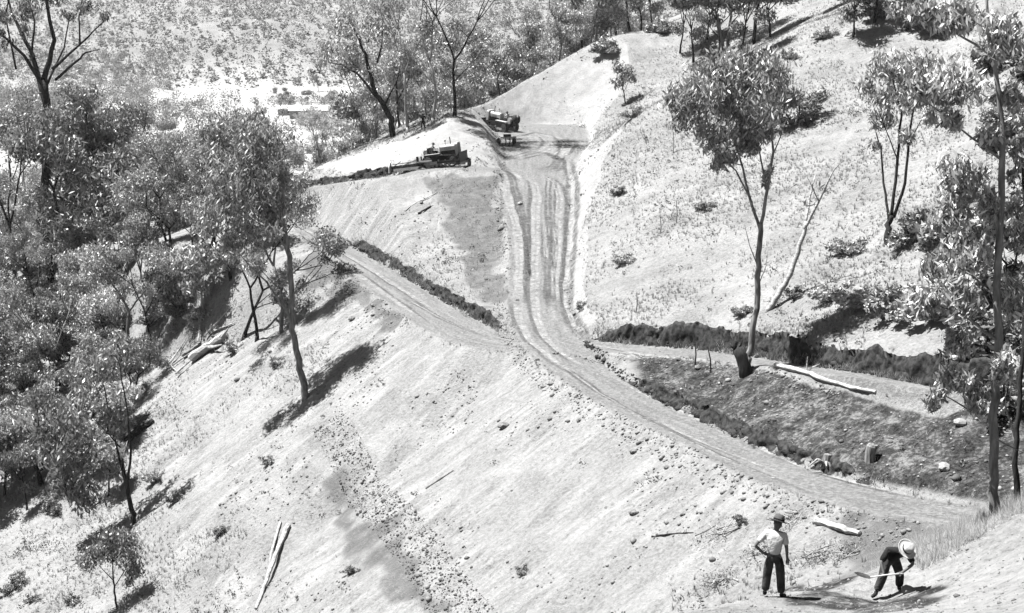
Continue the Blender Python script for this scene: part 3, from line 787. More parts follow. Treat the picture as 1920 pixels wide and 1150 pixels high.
clods('dark_clods', Xc, Yc, R.gamma(1.0, .022, len(Xc)) + .014, MAT['clod_dark'], 'dark turned clods along the contour furrow and the bare slope')
Xs, Ys = R.uniform(3, 14, 2600), R.uniform(20, 33, 2600)
clods('near_clods', Xs, Ys, R.gamma(1.0, .011, len(Xs)) + .008, MAT['clod'], 'small clods on the near bank around the two men')
x, y = scatter(3000, 6, 24, 45, 86); kk = R.random(len(x)) < maskv('dark', x, y) * .5
clods('pale_pebbles', x[kk], y[kk], R.gamma(1.5, .02, kk.sum()) + .02, MAT['stone'], 'small pale stones showing on the dark bare slope')
# ------------------------------------------------------------------ wheel and blade marks on the roads
MAT['mark'] = simple_mat('pale_compacted_track', .36, .5, 3.0, .95, .2)
def soften(m):
    nt = m.node_tree; b = nt.nodes['Principled BSDF']; a = N(nt, 'ShaderNodeAttribute'); a.attribute_name = 'edge'; geo = N(nt, 'ShaderNodeNewGeometry')
    f = mathn(nt, 'MULTIPLY', a.outputs['Fac'], ramp(nt, noise(nt, 1.7, geo.outputs['Position'], 5, .7), [(.34, 0.0), (.6, 1.7)]))
    tr = N(nt, 'ShaderNodeBsdfTransparent'); ms = N(nt, 'ShaderNodeMixShader'); nt.links.new(f, ms.inputs[0]); nt.links.new(tr.outputs[0], ms.inputs[1]); nt.links.new(b.outputs[0], ms.inputs[2]); nt.links.new(ms.outputs[0], nt.nodes['Material Output'].inputs[0])
soften(MAT['mark'])
MAT['rut_shade'] = simple_mat('rut_shade_line', .07, .16, 3.0, .95, .3); soften(MAT['rut_shade'])  # dark lines beside the pale marks, shade painted in for relief
MARKS = [([(983,333),(1000,345),(1003,370),(999,400),(1001,450),(998,500),(998,550),(1001,595),(1016,630),(1048,662),(1090,688)], .30),
  ([(1020,330),(1046,345),(1053,375),(1050,410),(1051,470),(1046,530),(1048,570)], .26), ([(1064,300),(1072,340),(1073,400),(1066,470),(1060,540),(1062,580),(1085,625),(1110,642)], .40),
  ([(950,268),(985,256),(1018,260),(1028,270),(1018,282),(985,292)], .35), ([(945,345),(958,385),(972,430),(978,480),(976,530),(975,570)], .28), ([(1024,420),(1024,470),(1026,500)], .2),
  ([(965,560),(968,600),(990,640),(1030,675),(1080,705)], .3), ([(1140,700),(1200,738),(1270,768),(1350,804),(1430,843),(1500,876),(1560,898),(1640,918),(1730,938)], .22),
  ([(1060,690),(1120,738),(1200,782),(1290,828),(1380,868),(1460,902),(1500,922)], .16), ([(1230,790),(1300,826),(1390,862),(1480,892)], .12), ([(1110,648),(1200,668),(1280,676),(1360,688)], .16), ([(1130,668),(1220,672),(1300,674)], .12),
  ([(560,425),(620,462),(690,505),(760,550),(815,585)], .2), ([(600,465),(680,520),(750,570),(800,605)], .22), ([(760,560),(830,600),(900,630)], .18), ([(930,315),(960,325),(985,345)], .3), ([(1040,300),(1060,285),(1075,262)], .35)]
NM = len(MARKS)
MARKS = MARKS + [([(960,300),(1000,288),(1035,290),(1050,302),(1040,318),(1005,322)], .4), ([(975,262),(1010,252),(1045,258),(1060,275),(1050,300)], .4), ([(930,300),(955,330),(968,380),(985,440),(988,520)], .3), ([(1035,330),(1030,380),(1034,440),(1030,520),(1032,580)], .25)]
MARKS = MARKS + [([(u + du, v + dv) for u, v in p], w * .8) for p, w in MARKS for du, dv in ((9, 3), (-8, -3))]
for mi, (pts, wd) in enumerate(MARKS):
    Q = np.array([np.array(hit(u, v))[:2] for u, v in pts]); L = np.concatenate([[0], np.cumsum(np.hypot(*np.diff(Q, axis=0).T))]); t = np.arange(0, L[-1], .18)
    if len(t) < 6: continue
    q = np.stack([np.interp(t, L, Q[:, k]) for k in (0, 1)], 1)
    for _ in range(12): q[1:-1] = (q[:-2] + q[1:-1] * 2 + q[2:]) / 4
    T = np.gradient(q, axis=0); T /= np.linalg.norm(T, axis=1)[:, None] + 1e-9; Nn = np.stack([-T[:, 1], T[:, 0]], 1)
    w = wd * .8 * (sstep(.25, .6, vnoise(t / 3.1, t * 0 + L[-1], 4)) * .8 + .12) * (.3 + 1.1 * vnoise(t / .7, t * 0 + L[-1], 3)) * np.minimum(1, np.minimum(t, t[-1] - t) / 2 + .1) * .5
    V = []
    w = wd * 1.15 * (.4 + .9 * vnoise(t / 2.1, t * 0 + L[-1], 3)); q = q + Nn * (.25 * fbm(t / 2.5, t * 0 + L[-1], 6, 2))[:, None]
    for f, up in ((-1, .012), (-.35, .03), (.35, .03), (1, .012)):
        p = q + Nn * (w * f)[:, None]; V.append(np.concatenate([p, (groundv(p[:, 0], p[:, 1]) + up)[:, None]], 1))
    V = np.stack(V, 1); m = len(t); id = np.arange(m * 4).reshape(m, 4); F_ = np.stack([id[:-1, :-1], id[:-1, 1:], id[1:, 1:], id[1:, :-1]], -1).reshape(-1, 4)
    mm = np_mesh('wheel_mark', V.reshape(-1, 3), F_, True); at = mm.attributes.new('edge', 'FLOAT', 'POINT')
    ev = np.tile(np.array([0, 1, 1, 0], np.float32), m) * np.repeat(np.clip(np.minimum(t, t[-1] - t) / 2.5, 0, 1), 4).astype(np.float32); at.data.foreach_set('value', ev.astype(np.float32))
    tag(link('wheel_mark', mm, None, MAT['rut_shade' if mi >= NM and mi % 3 else 'mark']), kind='structure')

# ------------------------------------------------------------------ trees one can tell apart
t = custom_tree('gum_tree', 'tall gum growing from a broken dark stump beside the right-hand road', (1397, 704), None,
  [[(1400,690,.30,0),(1404,668,.26,0),(1412,630,.24,0),(1420,560,.22,0),(1422,480,.21,0),(1426,420,.19,0)],
   [(1425,430,.13,0),(1405,370,.11,.6),(1388,300,.08,1.0),(1365,235,.05,1.4)],
   [(1427,420,.14,0),(1440,350,.12,-.5),(1450,285,.09,-.8),(1442,200,.06,-1.2),(1430,140,.03,-1.2)],
   [(1410,380,.09,.4),(1380,320,.06,-.6),(1340,285,.04,-1.5),(1310,230,.02,-2)],
   [(1438,360,.08,-.4),(1425,290,.06,.6),(1405,210,.04,1.4),(1400,130,.02,1.6)],
   [(1446,300,.06,-.8),(1470,240,.03,0),(1495,180,.015,.5)],
   [(1390,310,.05,1),(1350,300,.04,.4),(1322,310,.02,.2)], [(1421,500,.05,0),(1405,460,.03,.3),(1396,420,.015,.5)], [(1424,530,.04,0),(1436,500,.02,0),(1440,470,.01,0)]],
  [(1300,180,42,42,620,-1.5),(1345,150,50,42,760,-.5),(1400,140,55,45,820,1),(1452,150,45,45,640,0),(1370,205,55,40,760,.6),(1430,215,45,42,560,-.8),(1290,225,32,26,300,-1.8),
   (1335,255,38,30,420,-1),(1385,270,40,30,420,.6),(1355,300,32,26,260,0),(1420,265,26,28,240,-.3),(1400,105,55,20,380,1),(1437,330,14,22,70,-.5),(1475,185,22,30,200,0),(1270,185,18,20,140,-1.5)],
  'bark_grey', 'leaf', (.42, .11), 11, dens=1.5)
G = Geo(); b = np.array(t.location); D = float(b[1] * math.cos(PITCH) - b[2] * math.sin(PITCH))
P = [PD(u, v, D) - b for u, v in ((1402, 712), (1397, 690), (1390, 668), (1382, 655))]; P[0][2] -= .3
G.tube(P, [.46, .36, .34, .30], 10)
for (u, v), (u2, v2), r in (((1380, 658), (1374, 640), .09), ((1386, 655), (1392, 636), .07), ((1377, 652), (1370, 648), .08)):
    G.tube([PD(u, v, D) - b, PD(u2, v2, D) - b], [r * 1.5, .02], 5)
so = G.build('broken_stump', MAT['bark_dark'], t, True); so['label'] = 'dark charred broken stump base'
custom_tree('dead_tree', 'bare white leaning stem behind the broken-stump gum', (1437, 585), None,
  [[(1437,588,.16,0),(1460,552,.15,0),(1482,515,.14,0),(1500,460,.12,0),(1512,415,.10,0)], [(1508,430,.09,0),(1535,378,.07,-.4),(1560,325,.04,-.8),(1580,300,.02,-1)],
   [(1511,420,.07,0),(1518,370,.055,.5),(1528,330,.03,.8)], [(1535,378,.04,-.4),(1520,345,.025,-.6),(1510,325,.012,-.6)]],
  [(1548,350,22,14,18,-.5),(1525,375,18,14,12,.4)], 'dead', 'leaf', (.4, .11), 12, thin=1.15, dens=1.0)
custom_tree('gum_tree', 'tall slender gum with bare lower trunk below the left-hand road', (570, 750), None,
  [[(572,756,.40,0),(568,715,.35,0),(556,665,.32,0),(548,620,.30,0),(547,560,.28,0),(541,480,.27,0),(533,425,.22,0)],
   [(548,600,.15,0),(522,560,.12,-.5),(500,530,.10,-1),(470,500,.06,-1.4),(435,460,.03,-1.8)],
   [(535,440,.14,0),(505,385,.10,.8),(480,320,.06,1.2),(470,260,.03,1.5)], [(533,425,.15,0),(530,345,.10,-.5),(510,275,.06,-.8),(520,220,.03,-.8)],
   [(539,465,.12,0),(510,435,.08,-1),(465,405,.05,-1.6),(420,360,.02,-2)], [(531,400,.08,-.2),(534,350,.05,-.8),(528,290,.03,-1.2)]],
  [(505,255,40,36,480,-.5),(475,300,48,40,620,1),(430,300,42,36,480,1.2),(505,375,42,36,460,.6),(445,370,48,36,560,-1.2),(400,420,40,32,380,-1.6),(520,330,26,38,300,-.6),(480,240,36,28,320,1.4),
   (415,345,36,30,320,-1.8),(385,480,34,28,260,-1.4),(490,430,30,26,220,-1),(508,400,22,36,200,0),(440,470,30,24,200,-1.6)],
  'bark_grey', 'leaf', (.46, .125), 13, dens=1.8)
custom_tree('gum_tree', 'big dark-limbed gum with sparse crown in the top left corner', (92, 500), 160.0,
  [[(95,640,.62,0),(92,560,.58,0),(90,450,.52,0),(86,250,.42,0),(82,150,.36,0)], [(84,190,.28,0),(58,95,.2,1),(22,25,.12,2),(4,-40,.07,2.4)], [(82,150,.28,0),(102,75,.2,-1),(86,0,.14,-1.6),(80,-60,.1,-2)],
   [(84,165,.2,0),(45,105,.15,-1.5),(0,62,.1,-2.4),(-30,50,.06,-2.6)], [(98,130,.16,0),(150,84,.1,.5),(205,30,.04,.6)], [(150,84,.1,.5),(148,32,.07,.2),(158,-20,.04,0)],
   [(104,150,.13,0),(140,118,.11,-.8),(160,100,.08,-1.2),(188,92,.03,-1.6)], [(60,100,.12,1),(65,40,.09,1.6),(50,-10,.06,1.8)], [(88,160,.12,0),(120,90,.08,1),(130,30,.05,1.4)], [(30,130,.1,-1),(10,30,.07,-.8),(20,-20,.05,-.8)]],
  [(38,18,30,22,210,2),(88,-8,50,20,320,-1.5),(200,32,14,12,70,.6),(46,62,16,15,80,0),(4,25,24,30,190,-2),(130,22,22,16,110,1.2),(165,10,20,16,90,0),(60,110,14,10,40,1),(10,75,18,14,80,-2)],
  'bark_dark', 'leaf_dark', (.5, .14), 14, thin=1.25)
custom_tree('gum_tree', 'tall thin gum with large drooping leaves at the near right', (1866, 962), 32.0,
  [[(1869,985,.20,0),(1862,900,.16,0),(1863,780,.15,0),(1872,650,.14,0),(1868,500,.13,0),(1880,330,.115,0),(1876,200,.09,0),(1862,110,.07,0),(1850,20,.05,0),(1845,-50,.035,0)],
   [(1870,560,.05,0),(1820,515,.03,.3),(1775,490,.015,.4)], [(1866,735,.05,0),(1812,765,.03,-.3),(1760,735,.012,-.5)], [(1878,300,.05,0),(1805,245,.03,-.4),(1735,190,.014,-.6)], [(1870,450,.05,0),(1900,410,.03,.5),(1930,370,.02,.8)],
   [(1870,640,.045,0),(1805,590,.03,-.3),(1735,565,.012,-.4)], [(1861,105,.05,0),(1790,60,.03,.4),(1695,30,.012,.6)], [(1872,640,.05,0),(1905,590,.03,.2),(1930,560,.02,.3)], [(1866,700,.04,0),(1898,660,.025,-.5),(1925,640,.015,-.6)],
   [(1862,820,.035,0),(1890,835,.02,-.3),(1920,850,.01,-.4)], [(1868,400,.05,0),(1810,390,.03,.6),(1765,410,.015,.9)]],
  [(1790,30,52,34,330,.4),(1705,25,42,22,190,.6),(1885,70,40,45,240,-.3),(1790,165,52,42,300,-.4),(1725,175,34,30,160,-.6),(1770,225,34,20,110,-.5),(1900,180,26,36,170,.3),(1860,265,34,30,170,0),(1800,335,48,34,260,.5),
   (1775,400,42,28,210,.8),(1825,470,48,38,260,.2),(1745,500,38,28,160,.4),(1800,560,50,32,240,-.2),(1735,570,32,22,120,-.4),(1902,420,30,50,260,.6),(1902,560,28,42,220,.3),(1792,640,36,20,140,-.3),(1800,705,44,22,180,-.4),
   (1762,740,32,20,130,-.5),(1835,760,32,26,120,-.2),(1890,690,26,30,140,-.5),(1905,300,22,40,160,.4),(1850,390,26,26,120,-.3)],
  'bark_grey', 'leaf_pale', (.24, .065), 15, dens=2.4, thin=.7)
custom_tree('gum_tree', 'dark thin trunk cut off by the right edge of the view', (1908, 930), 33.5,
  [[(1910,950,.12,0),(1903,870,.10,0),(1910,780,.09,0),(1918,640,.08,0),(1925,480,.07,0),(1918,300,.05,0),(1925,150,.03,0)], [(1906,830,.05,0),(1885,760,.03,.3),(1893,700,.02,.4)], [(1920,600,.04,0),(1890,520,.02,.4),(1880,460,.01,.6)]],
  [(1900,480,24,40,150,.4),(1915,250,24,50,170,0),(1890,700,20,26,90,.4),(1918,120,24,40,140,0)], 'bark_dark', 'leaf', (.24, .08), 16)
custom_tree('gum_tree', 'three-stemmed small gum on the grass slope left of the near right tree', (1664, 458), None,
  [[(1662,466,.34,0),(1666,430,.28,0),(1671,405,.24,0)], [(1667,415,.13,0),(1657,345,.10,.5),(1652,280,.07,.8),(1632,215,.03,1)], [(1671,408,.16,0),(1681,320,.13,0),(1690,215,.10,0),(1668,130,.05,.3)],
   [(1676,408,.16,0),(1697,345,.13,-.6),(1706,245,.10,-1),(1722,150,.05,-1.4)], [(1683,300,.06,0),(1660,240,.04,-.6),(1640,190,.02,-1)], [(1704,270,.06,-.9),(1735,210,.03,-1.2),(1750,170,.02,-1.4)]],
  [(1680,125,52,34,620,.3),(1638,175,34,26,320,.8),(1702,180,40,32,400,-.6),(1725,125,34,34,320,-1.2),(1655,225,30,22,180,0),(1700,255,22,18,90,-.8),(1745,175,24,26,160,-1.3),(1640,270,12,16,50,.8)], 'bark_dark', 'leaf', (.42, .115), 17, dens=1.7)
custom_tree('gum_tree', 'dark curving gum leaning left above the pale cut slope', (738, 256), None,
  [[(739,264,.50,0),(732,225,.46,0),(718,195,.42,0),(703,175,.36,0),(695,140,.30,0),(680,90,.2,0),(655,30,.1,0)], [(706,182,.26,0),(672,140,.18,1),(640,120,.1,2),(610,118,.05,2.4)], [(697,150,.2,0),(715,90,.14,-1),(720,20,.08,-1.5)], [(720,200,.15,0),(745,150,.1,1),(755,100,.06,1.6)]],
  [(650,50,42,34,420,0),(690,60,36,34,360,-.5),(625,100,32,22,240,2),(725,50,36,36,360,-1.5),(755,110,28,26,220,1.5),(665,110,28,22,180,1),(600,130,20,14,90,2.4),(700,15,44,20,260,0)], 'bark_dark', 'leaf', (.5, .15), 18, dens=1.2)
custom_tree('sapling', 'little round-headed sapling beside the faint track up the grass slope', (1172, 197), None,
  [[(1173,200,.10,0),(1170,175,.09,0),(1164,150,.06,0),(1160,125,.03,0)], [(1170,172,.05,0),(1180,150,.03,.2),(1186,130,.015,.2)]], [(1162,135,18,18,260,0),(1178,138,14,14,150,.2),(1158,155,12,10,80,0)], 'bark_dark', 'leaf', (.42, .14), 19)
custom_tree('gum_tree', 'forked dark gum with a drooping crown low on the left', (250, 985), None,
  [[(254,1000,.30,0),(250,965,.26,0),(238,915,.22,0),(228,860,.18,0)], [(240,925,.14,0),(222,850,.11,.5),(205,780,.08,1),(190,700,.04,1.4)], [(238,915,.15,0),(246,850,.12,-.5),(240,780,.09,-.8),(225,690,.05,-1),(215,640,.03,-1)], [(226,840,.08,0),(200,810,.05,-.6),(160,770,.02,-1)], [(244,830,.06,-.6),(262,790,.04,-.8),(285,760,.02,-1)]],
  [(150,760,52,40,420,-.5),(110,820,48,42,400,-1),(150,850,48,44,420,.8),(185,690,42,32,280,1),(120,900,45,40,380,.5),(170,930,42,36,340,.8),(225,660,26,26,150,-.8),(70,780,36,36,260,-1),(200,800,26,26,140,0)], 'bark_dark', 'leaf', (.5, .16), 20, dens=1.5)
custom_tree('sapling', 'small bushy tree casting a round black shadow at the lower left', (218, 1145), None,
  [[(222,1160,.11,0),(216,1120,.09,0),(212,1080,.07,0),(210,1040,.04,0)], [(215,1100,.05,0),(240,1060,.03,.4),(255,1030,.015,.6)], [(214,1090,.05,0),(185,1060,.03,-.4),(170,1040,.015,-.5)]],
  [(210,1035,42,32,560,0),(250,1050,32,26,340,.5),(175,1045,28,24,280,-.5),(225,1005,36,22,320,.2),(240,1085,22,16,140,.3)], 'bark_dark', 'leaf', (.26, .1), 21)

def tree_at(u, v, kind, h, label, group=None, bark='bark_dark', leaf='leaf', lean=(0, 0), D=None):
    p = hit(u, v) if D is None else Vector((PD(u, v, D)[0], PD(u, v, D)[1], ground(PD(u, v, D)[0], PD(u, v, D)[1])))
    return plant_tree(kind, p, h, label, group, bark, leaf, lean=lean)
tree_at(1017, 124, 6, 27, 'tall straight dark trunk at the top of the big cut face')
tree_at(1145, 62, 2, 23, 'tall dark trunk rising above the bush on the crest')
tree_at(1178, 40, 0, 20, 'thin trunk at the top edge right of the crest bush')
tree_at(672, 258, 6, 19, 'straight dark trunk at the left end of the pale cut slope')
for u, v, k, h, lab, bk in ((700, 262, 2, 17, 'slim straight gum just left of the dark curving one', 'bark_grey'), (765, 248, 6, 19, 'slim tall gum just right of the dark curving one', 'bark_pale'), (812, 232, 2, 18, 'slim pale gum right of the man at the tree line', 'bark_pale'), (852, 218, 0, 17, 'slim dark gum midway along the pale cut edge', 'bark_dark')  ):
    tree_at(u, v, k, h, lab, bark=bk, leaf='leaf' if u % 3 else 'leaf_pale')
tree_at(1344, 128, 2, 15, 'dark-stemmed gum at top right in front of its neighbours', leaf='leaf')
tree_at(1362, 98, 3, 14, 'twin-stemmed gum behind the dark-stemmed one at top right', bark='bark_grey')
tree_at(1412, 84, 1, 15, 'leaning dark gum at the top edge right of the twin stems', leaf='leaf_dark')
tree_at(1300, 118, 4, 9, 'short leafy gum left of the dark-stemmed one at top right')
tree_at(482, 640, 0, 13, 'thin dark trunk standing left of the bare-trunked gum, right of its pair')
tree_at(457, 636, 5, 12, 'thinnest trunk just above the end of the fallen log heap')
tree_at(528, 625, 2, 15, 'slim gum close behind the bare-trunked gum below the road', bark='bark_grey')
tree_at(182, 552, 3, 19, 'dark twin-stemmed gum with a broad crown in the left bush', leaf='leaf_dark')
tree_at(205, 470, 2, 17, 'straight dark gum behind the twin-stemmed one on the left')
tree_at(332, 560, 5, 12, 'crooked dark forked gum above the black bush on the left')
tree_at(310, 290, 4, 15, 'narrow dark tree rising against the valley flat')
tree_at(435, 300, 1, 14, 'airy tall gum rising against the valley flat, left of the white shed')
tree_at(120, 400, 6, 20, 'heavy dark-crowned gum at the upper left below the big bare limbs', leaf='leaf_dark')

tree_at(28, 560, 6, 24, 'tallest dark gum at the left edge below the big bare limbs', leaf='leaf')
tree_at(140, 545, 2, 23, 'tall gum with a heavy crown left of the twin-stemmed one', leaf='leaf_dark')
tree_at(88, 580, 1, 21, 'broad dark gum standing before the big bare-limbed one', leaf='leaf_dark')
tree_at(250, 470, 0, 17, 'mid-height gum behind the clearing in the left bush', leaf='leaf')
tree_at(60, 480, 6, 21, 'tall gum behind the one at the left edge', leaf='leaf_pale', bark='bark_pale')
tree_at(395, 470, 1, 13, 'spreading gum left of the bare-trunked gum crown', leaf='leaf')
for u, v, k, h, lab in ((1275, 100, 4, 8, 'short gum left of the short leafy one at top right'), (1325, 75, 7, 7, 'round young gum behind the short leafy one at top right'), (1390, 112, 4, 8, 'leafy young gum between the twin stems and the leaning gum'), (1445, 70, 7, 7, 'round young gum right of the leaning top right gum'),
                        (1600, 70, 7, 6, 'round young gum left of the dark top edge bush'), (1640, 45, 4, 8, 'young gum behind the dark top edge bush'), (1700, 60, 7, 7, 'round young gum right of the dark top edge bush'), (1230, 35, 4, 8, 'young gum behind the bush left of the top right gums'), (1110, 78, 7, 5, 'low round gum between the two crest bushes'), (1085, 60, 4, 8, 'young gum behind the crest bushes')):
    tree_at(u, v, k, h, lab, leaf='leaf' if u % 2 else 'leaf_dark')
# the bush on the left, trunk by trunk
LMK = [((360, 660), 'above the fallen log heap'), ((340, 580), 'near the round black bush'), ((182, 552), 'beside the dark twin-stemmed gum'), ((20, 480), 'under the big bare limbs'), ((20, 640), 'low at the left edge'), ((100, 400), 'in the upper left of the bush'), ((300, 330), 'below the valley flat'), ((430, 360), 'below the white sheds'),
       ((490, 440), 'behind the bare-trunked gum'), ((440, 560), 'above the pair of thin trunks'), ((250, 470), 'in the middle of the bush'), ((120, 700), 'at the lower end of the bush'), ((30, 850), 'below the left bush'), ((200, 850), 'beside the forked dark gum')]
RIDGE = [((600, 150), 'far left in the ridge wood'), ((690, 120), 'behind the dark curving gum'), ((780, 120), 'above the man at the tree line'), ((850, 80), 'mid ridge wood'), ((930, 110), 'above the upper tractor'), ((985, 60), 'left of the tall straight trunk'), ((1060, 40), 'right of the tall straight trunk'), ((1120, 20), 'behind the crest bush')]
def pix(p):
    c, s = math.cos(PITCH), math.sin(PITCH); dep = p[1] * c - p[2] * s; return 960 + FPX * p[0] / dep, 575 - FPX * (p[1] * s + p[2] * c) / dep
def describe(p, h, bark, leaf, noun, marks, mid):
    u, v = pix((p[0], p[1], p[2] + mid)); w = min(marks, key=lambda m: (m[0][0] - u) ** 2 + (m[0][1] - v) ** 2)[1]
    sz = 'tall' if h > 13 else 'low' if h < 7.5 else 'mid-sized'
    return f"{sz} {noun} with {dict(bark_dark='dark', bark_grey='grey', bark_pale='pale')[bark]} trunk and {dict(leaf='grey', leaf_dark='dark', leaf_pale='pale')[leaf]} crown {w}"
def fill_poly(poly, n, mind, tries=4000, seed=1):
    R = random.Random(seed); out = []
    xs = [p[0] for p in poly]; ys = [p[1] for p in poly]
    for _ in range(tries):
        if len(out) >= n: break
        u, v = R.uniform(min(xs), max(xs)), R.uniform(min(ys), max(ys)); ins = False; j = len(poly) - 1
        for i in range(len(poly)):
            if (poly[i][1] > v) != (poly[j][1] > v) and u < (poly[j][0] - poly[i][0]) * (v - poly[i][1]) / (poly[j][1] - poly[i][1]) + poly[i][0]: ins = not ins
            j = i
        if not ins: continue
        p = hit(u, v)
        if all((p - q).length > mind for q in out): out.append(p)
    return out
for i, p in enumerate(fill_poly([(-40, 330), (330, 300), (450, 345), (465, 400), (440, 480), (430, 590), (300, 650), (160, 730), (-40, 900)], 84, 3.3, seed=3)):
    k = [0, 1, 3, 4, 4, 7, 7, 5][i % 8]
    h = random.uniform(.55, .95) * GUMS[k][3]; bk = ['bark_dark', 'bark_grey', 'bark_pale'][i % 3]; lf = ['leaf', 'leaf_pale', 'leaf', 'leaf_dark'][i % 4]
    plant_tree(k, p, h, describe(p, h, bk, lf, 'gum', LMK, 2), 'gums in the thick bush on the left', bk, lf, name='gum_tree')
for i, p in enumerate(fill_poly([(-40, 640), (220, 640), (285, 740), (225, 930), (60, 985), (-40, 985)], 32, 2.6, seed=5)):
    k = [7, 4, 7, 3][i % 4]
    h = random.uniform(.5, .85) * GUMS[k][3]; lf = ['leaf', 'leaf_pale', 'leaf_dark'][i % 3]
    plant_tree(k, p, h, describe(p, h, 'bark_dark', lf, 'young gum', LMK, 1), 'young gums at the left edge', 'bark_dark', lf, name='gum_tree')
# gums on the far side of the ridge
R = random.Random(12); pts = []
while len(pts) < 135:
    x, y = R.uniform(-52, 24), R.uniform(156, 255)
    z = ground(x, y); c = PZ(0, 0, -1)
    if x > -8 and y < 203 + x * .9: continue
    # stay beyond the crest line
    if y < 160 + max(0, x + 12) * 1.35 - min(0, x + 12) * .3: continue
    if all(math.hypot(x - a, y - b) > 2.6 for a, b in pts): pts.append((x, y))
for i, (x, y) in enumerate(pts):
    k = [0, 2, 5, 1, 4, 6, 3][i % 7]
    h = R.uniform(.8, 1.35) * GUMS[k][3] * (.5 if x < -22 else 1); bk = ['bark_grey', 'bark_pale', 'bark_dark'][i % 3]; lf = ['leaf', 'leaf_pale'][i % 2]; p = (x, y, ground(x, y))
    plant_tree(k, p, h, describe(p, h, bk, lf, 'gum', RIDGE, h * .6), 'gums in the wood behind the ridge', bk, lf)
# valley trees
for (u, v, h, lab) in ((524, 200, 13, 'bushy tree on the valley flat left of the white shed'), (576, 193, 9, 'pointed small tree alone on the pale valley flat'), (598, 172, 13, 'dark tree at the edge of the far hillside above the flat'), (625, 188, 7, 'low dark tree at the right of the valley flat'), (545, 202, 5, 'tiny shrub-like tree right of the bushy one on the flat')):
    tree_at(u, v, 7 if h < 10 else 1, h, lab, 'trees on the valley flat', leaf='leaf_dark')
# bushes
BL = [(1500, 232, 2.9, 2, 'leaf_dark', 'big dark bush on the grass slope right of the broken-stump gum crown'), (1140, 100, 2.3, 3, 'leaf', 'pale-topped bush with black underside on the crest'), (1052, 92, 2.4, 3, 'leaf_dark', 'dark bush beside the tall trunk at the top of the cut'),
      (1160, 366, .75, 2, 'leaf_dark', 'small black tussock on the slope beside the upper road'), (1168, 492, 1.0, 1, 'leaf_pale', 'pale low bush on the slope above the road junction'), (1187, 220, 1.1, 2, 'leaf_dark', 'dark bush below the little sapling'),
      (1325, 392, 1.0, 1, 'leaf', 'low bush halfway up the grass slope'), (1545, 72, 1.4, 0, 'leaf', 'bush near the top right of the slope, right of the leaning gum'), (1090, 582, .6, 2, 'leaf_dark', 'small dark shrub above the end of the right-hand bank'),
      (1240, 60, 2.2, 3, 'leaf', 'bush left of the top right gums'), (1420, 128, 1.8, 0, 'leaf_dark', 'dark bush at the foot of the leaning top right gum'), (1480, 110, 1.2, 0, 'leaf', 'lone bush right of the top right gums'),
      (1588, 470, 1.4, 1, 'leaf', 'bush between the white leaning stem and the three-stemmed gum'), (1632, 575, 1.8, 1, 'leaf_pale', 'pale bush above the dark bank, left of its neighbours'), (1560, 560, 1.5, 1, 'leaf', 'low bush behind the white leaning stem'),
      (1690, 590, 2.0, 3, 'leaf', 'bush below the three-stemmed gum'), (1490, 555, .9, 1, 'leaf_dark', 'dark bush at the foot of the white leaning stem'), (1395, 590, .8, 1, 'leaf', 'small bush left of the broken-stump gum'),
      (1740, 440, 2.0, 3, 'leaf_dark', 'dark bush right of the three-stemmed gum'), (1700, 460, 1.6, 0, 'leaf', 'bush at the foot of the three-stemmed gum'),
      (1780, 600, 2.4, 3, 'leaf_pale', 'broad pale bush behind the near right tree'), (1850, 560, 2.8, 3, 'leaf', 'largest bush behind the near right tree'), (1910, 640, 2.6, 0, 'leaf_dark', 'dark bush at the right edge behind the near tree'), (1840, 680, 2.2, 3, 'leaf_dark', 'dark bush over the right end of the upper road'),
      (1905, 760, 2.2, 0, 'leaf_dark', 'black bush at the right edge below the upper road'), (1800, 470, 2.6, 3, 'leaf', 'bush high behind the near right tree'), (1880, 430, 2.8, 0, 'leaf_dark', 'dark bush high at the right edge'), (1890, 250, 3.0, 0, 'leaf', 'bush at the right edge near the top'), (1660, 30, 3.2, 0, 'leaf_dark', 'dark bush at the top edge right of centre'), (1860, 130, 3.0, 3, 'leaf_dark', 'dark bush in the top right corner'), (1750, 60, 2.8, 3, 'leaf_dark', 'dark bush at the top edge behind the drooping leaves'),
      (340, 590, 2.3, 2, 'leaf_dark', 'round black bush in the left wood clearing'), (285, 610, 1.8, 0, 'leaf_dark', 'dark bush left of the round black bush'), (25, 1105, 1.2, 2, 'leaf_dark', 'dark leafy clump in the lower left corner'), (655, 275, 1.9, 3, 'leaf_pale', 'pale leafy bush at the left foot of the ridge trees'), (705, 258, 1.6, 3, 'leaf_pale', 'pale leafy bush between the two ridge trunks'),
      (870, 205, 1.5, 0, 'leaf', 'bush among the trees left of the upper tractor'), (60, 1130, .7, 1, 'leaf_dark', 'low dark weed bush near the lower left corner'), (135, 1130, .8, 1, 'leaf_dark', 'flat dark weed bush left of the small bushy tree'), (415, 1000, .7, 0, 'leaf_dark', 'small dark weed bush left of the long poles'),
      (505, 870, .8, 1, 'leaf', 'thin weed bush on the grass below the bare-trunked gum'), (660, 1075, .6, 0, 'leaf_dark', 'small black weed bush left of the clod furrow'), (520, 690, .8, 2, 'leaf_dark', 'dark shrub left of the bare-trunked gum foot'), (440, 660, 1.0, 2, 'leaf', 'shrub right of the fallen log heap'), (100, 960, 1.3, 0, 'leaf_dark', 'dark shrub under the drooping left crown'), (295, 900, 1.0, 1, 'leaf', 'shrub in the shade right of the forked dark gum'), (330, 940, .8, 0, 'leaf_dark', 'dark shrub lying right of the forked gum foot'),
      (980, 1075, .5, 1, 'leaf', 'tiny weed tuft in the middle of the fill slope'), (1390, 980, .45, 1, 'leaf_dark', 'dark tuft on the fill slope left of the standing man')]
for u, v, sz, k, lf, lab in BL:
    plant_bush(k, hit(u, v), sz, lab, 'bushes', lf, hs=.85)
